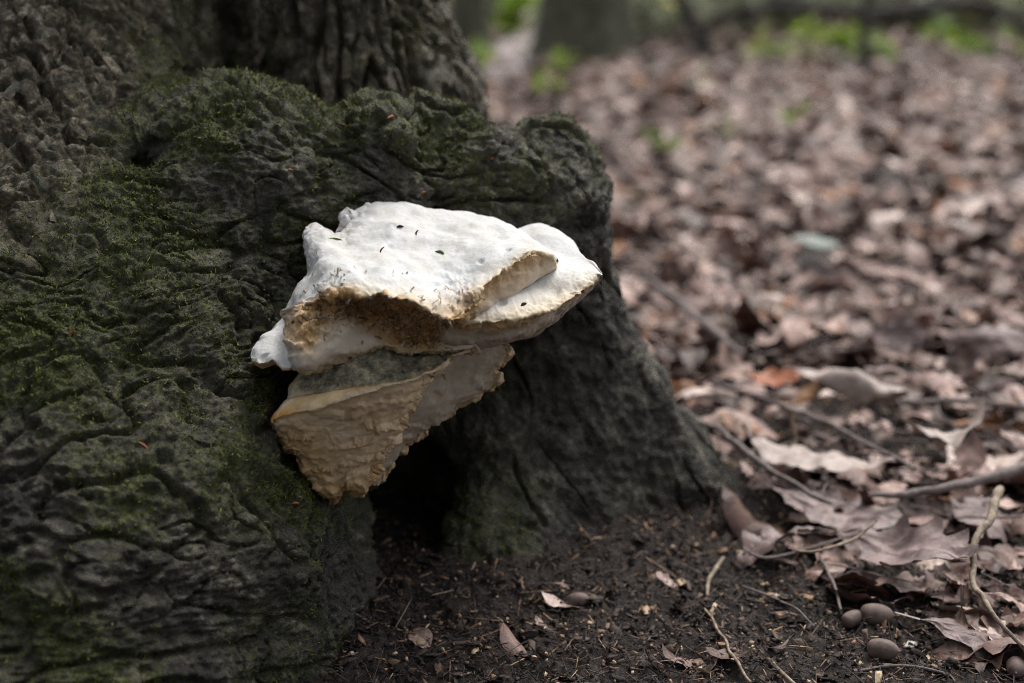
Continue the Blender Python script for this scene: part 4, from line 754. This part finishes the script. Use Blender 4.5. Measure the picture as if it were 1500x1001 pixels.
# loose bark flakes on the upper left trunk
nB = 60; wpl = np.where(inv & (fc[:, 1] < 1.3), pale[F].mean(1)**2*sstep(-.2, -.28, fc[:, 0])*(fc[:, 0] > -.43)*(fc[:, 2] < .45)*(N[F[:, 0], 1] < -.1), 0)
fl = []
for k in range(6):
    t2 = np.linspace(-1, 1, 7); X, Y = np.meshgrid(t2, t2, indexing='ij'); rr_ = np.random.default_rng(k); wdt = .55+.35*noise(np.stack([X.ravel()*1.3+k*9, X.ravel()*0, X.ravel()*0], -1), k).reshape(7, 7)
    top = np.stack([X+.15*Y, Y*wdt, .18+.12*noise(np.stack([X.ravel()*2, Y.ravel()*2, X.ravel()*0+k], -1), 5).reshape(7, 7)-.15*(X**2+Y**2)], -1).reshape(-1, 3); bot = top*[.92, .92, 0]-[0, 0, .25]
    v = np.concatenate([top, bot]); f1 = grid_faces(7, 7); i = np.arange(49).reshape(7, 7); ring = np.concatenate([i[0, :-1], i[:-1, -1], i[-1, :0:-1], i[:0:-1, 0]]); rn_ = np.roll(ring, -1); sd4 = np.stack([ring, rn_, rn_+49, ring+49], -1)
    o = mesh_np('bark_flake', v, [f1, f1[:, ::-1]+49, sd4[:, ::-1]], None, attrs=dict(moss=np.full(98, .15), pale=np.ones(98), soil=np.zeros(98))); o.data.materials.append(M_BARK); fl.append(o.data); bpy.data.objects.remove(o)
p, nn, _ = sample_tree(nB, wpl)
for i in range(nB):
    n_ = Vector(nn[i]).normalized(); q = n_.to_track_quat('Z', 'X'); upv = q.inverted()@Vector((0, 0, 1)); a = math.atan2(upv.y, upv.x)+random.gauss(0, .35)
    o = bpy.data.objects.new('bark_flake', fl[i % 6]); COL.objects.link(o); s = random.uniform(.0035, .008)
    mw = Matrix.Translation(Vector(p[i]))@(q.to_matrix().to_4x4())@Matrix.Rotation(a, 4, 'Z')@Matrix.Rotation(random.gauss(0, .1), 4, 'Y')@Matrix.Diagonal((s*random.uniform(1, 1.7), s, s*.6, 1)); o.parent = tree; o.matrix_parent_inverse = Matrix.Translation(-Vector(tree.location)); o.matrix_basis = mw

# ------------------------------------------------------------------ background wood
def far_tree(px, py, wpx, label, h=5.0, lean=(0, 0), mat=M_FARBARK, group=None, seed=0, limbs=True):
    b = ground_at(px, py); d = gd(py); r = wpx/FPX*d/2; root = empty('tree', (b[0], b[1], 0)); tag(root, label, 'tree', group)
    nz_, na = 60, 36; t = np.linspace(0, 1, nz_)**1.6; th = np.linspace(0, 2*np.pi, na, endpoint=False); T_, A_ = np.meshgrid(t, th, indexing='ij'); zz = T_*h-.05
    rad = r*(.86*(1-.35*T_)+.55*np.exp(-(zz+.05)/(.9*r))*(.7+.5*np.cos(A_*4+seed)**2)); Pn = np.stack([np.cos(A_)*2.2, np.sin(A_)*2.2, zz*1.2+seed], -1).reshape(-1, 3)
    rad = rad*(1+.07*fbm(Pn, seed+3, 2).reshape(T_.shape)); v = np.stack([b[0]+rad*np.cos(A_)+lean[0]*T_*h, b[1]+rad*np.sin(A_)+lean[1]*T_*h, zz], -1).reshape(-1, 3)
    i = np.arange(nz_*na).reshape(nz_, na); f = np.stack([i[:-1], np.roll(i[:-1], -1, 1), np.roll(i[1:], -1, 1), i[1:]], -1).reshape(-1, 4); mesh_np('trunk', v, f, mat, root)
    if limbs:
        for k in range(4):
            z0 = h*(.55+.11*k); a = random.uniform(0, 6.28); q = np.array([b[0]+lean[0]*z0, b[1]+lean[1]*z0, z0]); e = np.array([math.cos(a), math.sin(a), .55]); tube('limb', [q, q+e*.5*h*.2, q+e*h*.2+[0, 0, .3], q+e*h*.36+[0, 0, .7]], [r*.4, r*.3, r*.2, r*.08], mat, root, 8, 5, .02, k)
    return root
far_tree(853, 92, 138, 'thick blurred trunk standing behind the tree collar', 6, (.01, 0), seed=1); far_tree(690, 72, 66, 'slim dark blurred trunk half hidden by the big trunk', 5.5, (-.02, .03), seed=2)
far_tree(1350, 52, 34, 'narrow dark trunk under the arching branch', 5, (.01, 0), M_DARKBR, seed=3); far_tree(1141, 45, 40, 'dim trunk between sapling and post stem', 5, (0, 0), seed=4); far_tree(1492, 38, 48, 'dark trunk at the upper right corner', 5, (.01, 0), seed=5); far_tree(960, 22, 40, 'faint distant trunk right of the thick trunk', 5, (0, 0), seed=6)
def stick3(pix, r, label, cat, name, mat, seed): o = tube(name, [at(*p) for p in pix], r, mat, None, 10, 8, .01, seed); tag(o, label, cat); return o
d5 = gd(95)
stick3([(1036, 100, d5), (1030, 66, d5), (1016, 32, d5), (994, -5, d5), (940, -90, d5), (900, -260, d5+.1)], [.042, .034, .030, .028, .025, .015], 'leaning dark sapling stem right of the thick trunk', 'sapling', 'sapling', M_DARKBR, 1)
d6 = gd(100)
stick3([(1030, 52, d6+.3), (1046, 30, d6+.2), (1108, 15, d6), (1164, 9, d6-.1), (1220, 15, d6-.1), (1272, 21, d6-.15), (1332, 12, d6-.1), (1416, 4, d6), (1466, 18, d6), (1502, 44, d6), (1600, 120, d6+.2)], [.018, .02, .022, .023, .024, .025, .024, .023, .022, .022, .02], 'long dark fallen branch arching across the upper right', 'branch', 'fallen_branch', M_DARKBR, 2)
stick3([(1270, 122, gd(115)), (1266, 70, gd(115)), (1268, 20, gd(115)), (1275, -60, gd(115))], [.022, .02, .02, .016], 'short dark upright stem below the arching branch', 'sapling', 'dead_sapling', M_DARKBR, 3)
stick3([(1110, 110, gd(110)), (1085, 78, gd(95)), (1060, 45, gd(80)-.6)], [.03, .03, .025], 'pale dead root rising beside the sapling', 'branch', 'dead_root', M_TWIGP, 4)
LF = leaf_mesh('g', 900, 6, 3, L=.06, wid=.026, lobes=.01, depth=0, curl=.5, roll=.3)
def plant(px, py, h, nleaf, ls, label, cat, name, mat, group=None, spread=.5, base=None):
    b = ground_at(px, py) if base is None else base; root = empty(name, (b[0], b[1], 0)); tag(root, label, cat, group); ns = min(40, max(1, nleaf//14)); Vv, Ff, rn, ve = [], [], [], []; k = 0
    for s in range(ns):
        a = random.uniform(0, 6.28); tip = b+np.array([math.cos(a)*spread*h*random.uniform(.1, 1), math.sin(a)*spread*h*random.uniform(.1, 1), h*random.uniform(.6, 1)]); mid = (b+tip)/2+np.array([0, 0, h*.12]); tube('stem', [b+[0, 0, -.01], mid, tip], [ls*.05, ls*.04, ls*.02], M_DARKBR if ns > 2 else mat, root, 5, 4)
        for j in range(nleaf//ns):
            t = random.uniform(.25 if ns < 3 else .02, 1.02); p = (1-t)**2*b+2*t*(1-t)*mid+t*t*tip+np.array([random.gauss(0, 1), random.gauss(0, 1), random.gauss(0, .6)])*ls*(.5 if ns < 3 else 1.6)
            Rr = rotm(np.array([[random.gauss(0, .5), random.gauss(0, .5), random.uniform(0, 6.28)]]))[0]*(ls/.06*random.uniform(.6, 1.2)); Vv.append(LF[0]@Rr.T+p); Ff.append(LF[1]+k); k += len(LF[0]); rn.append(np.full(len(LF[0]), random.random())); ve.append(LF[2])
    mesh_np('foliage', np.concatenate(Vv), np.concatenate(Ff), mat, root, attrs=dict(rnd=np.concatenate(rn), vein=np.concatenate(ve)))
for k, (a, b, h, n, ls, lb) in enumerate([(985, 232, .07, 5, .05, 'dark green seedling alone in the litter behind the collar'), (1157, 188, .07, 8, .055, 'bright green seedling in the middle of the far litter'), (1062, 205, .05, 4, .05, 'small green seedling left of the bright one'), (932, 306, .035, 3, .035, 'tiny green sprout just right of the tree collar'), (790, 150, .10, 7, .06, 'pale green seedling in front of the thick trunk'), (702, 122, .14, 14, .07, 'leafy light green plant beside the big trunk edge'), (1030, 140, .08, 5, .06, 'light green seedling below the leaning sapling'), (825, 115, .1, 6, .06, 'green seedling at the foot of the thick trunk')]):
    plant(a, b, h, n, ls, lb, 'seedling', 'seedling', M_GREEN)
for k, (a, b, h, n, ls) in enumerate([(1242, 98, .14, 24, .08), (1290, 98, .14, 24, .08), (1420, 92, .12, 14, .08), (1125, 95, .12, 14, .08), (1190, 80, .14, 14, .08), (1370, 80, .14, 16, .08), (1480, 85, .14, 14, .08), (740, 60, .3, 40, .09)]):
    plant(a, b, h, n, ls, 'bright green low plant far back, ' + ['left of the upright stem', 'right of the upright stem', 'below the right end of the branch', 'behind the pale dead root', 'under the middle of the branch', 'in front of the narrow dark trunk', 'near the upper right corner', 'between the two left trunks'][k], 'plant', 'green_plant', M_GREEN, 'low green plants in the distance', .7)
SHR = [(948, 62, 'right of the thick trunk'), (985, 40, 'left of the leaning sapling'), (1085, 52, 'right of the leaning sapling'), (1170, 45, 'right of the dim trunk'), (1225, 30, 'left of the upright stem'), (1300, 48, 'right of the upright stem'), (1395, 40, 'right of the narrow dark trunk'), (1450, 55, 'left of the corner trunk'), (735, 40, 'between the two left trunks'), (760, 12, 'behind the gap of the two left trunks'), (1530, 45, 'past the right edge'), (1330, 10, 'behind the narrow dark trunk'), (1110, 8, 'behind the dim trunk'), (1010, 5, 'behind the leaning sapling'), (1250, -5, 'behind the upright stem'), (1430, 0, 'behind the right end of the branch'), (620, 20, 'behind the big tree'), (940, -5, 'behind the faint distant trunk')]
for a, b, w_l in SHR:
    d_s = gd(b); plant(a, b, random.uniform(.3, .5), 330, .085, 'grey green low shrub far back, ' + w_l, 'shrub', 'shrub', M_SHRUB, 'shrubs at the back of the wood', 1.1)
for a, b_, h_, w_l in [(-1.9, -1.7, 2.5, 'to the left behind the viewpoint'), (0.3, -2.3, 2.8, 'straight behind the viewpoint'), (2.3, -1.6, 2.5, 'to the right behind the viewpoint'), (-3.2, .3, 2.6, 'far left beside the viewpoint')]:
    plant(0, 0, h_, 1300, .17, 'added unseen evergreen bush shading the tree, ' + w_l, 'bush', 'shading_bush', M_EVER, 'unseen bushes added to block sky light from the front', .55, base=np.array([a, b_, 0.0]))  # unseen bushes, added to block front sky light and darken the tree
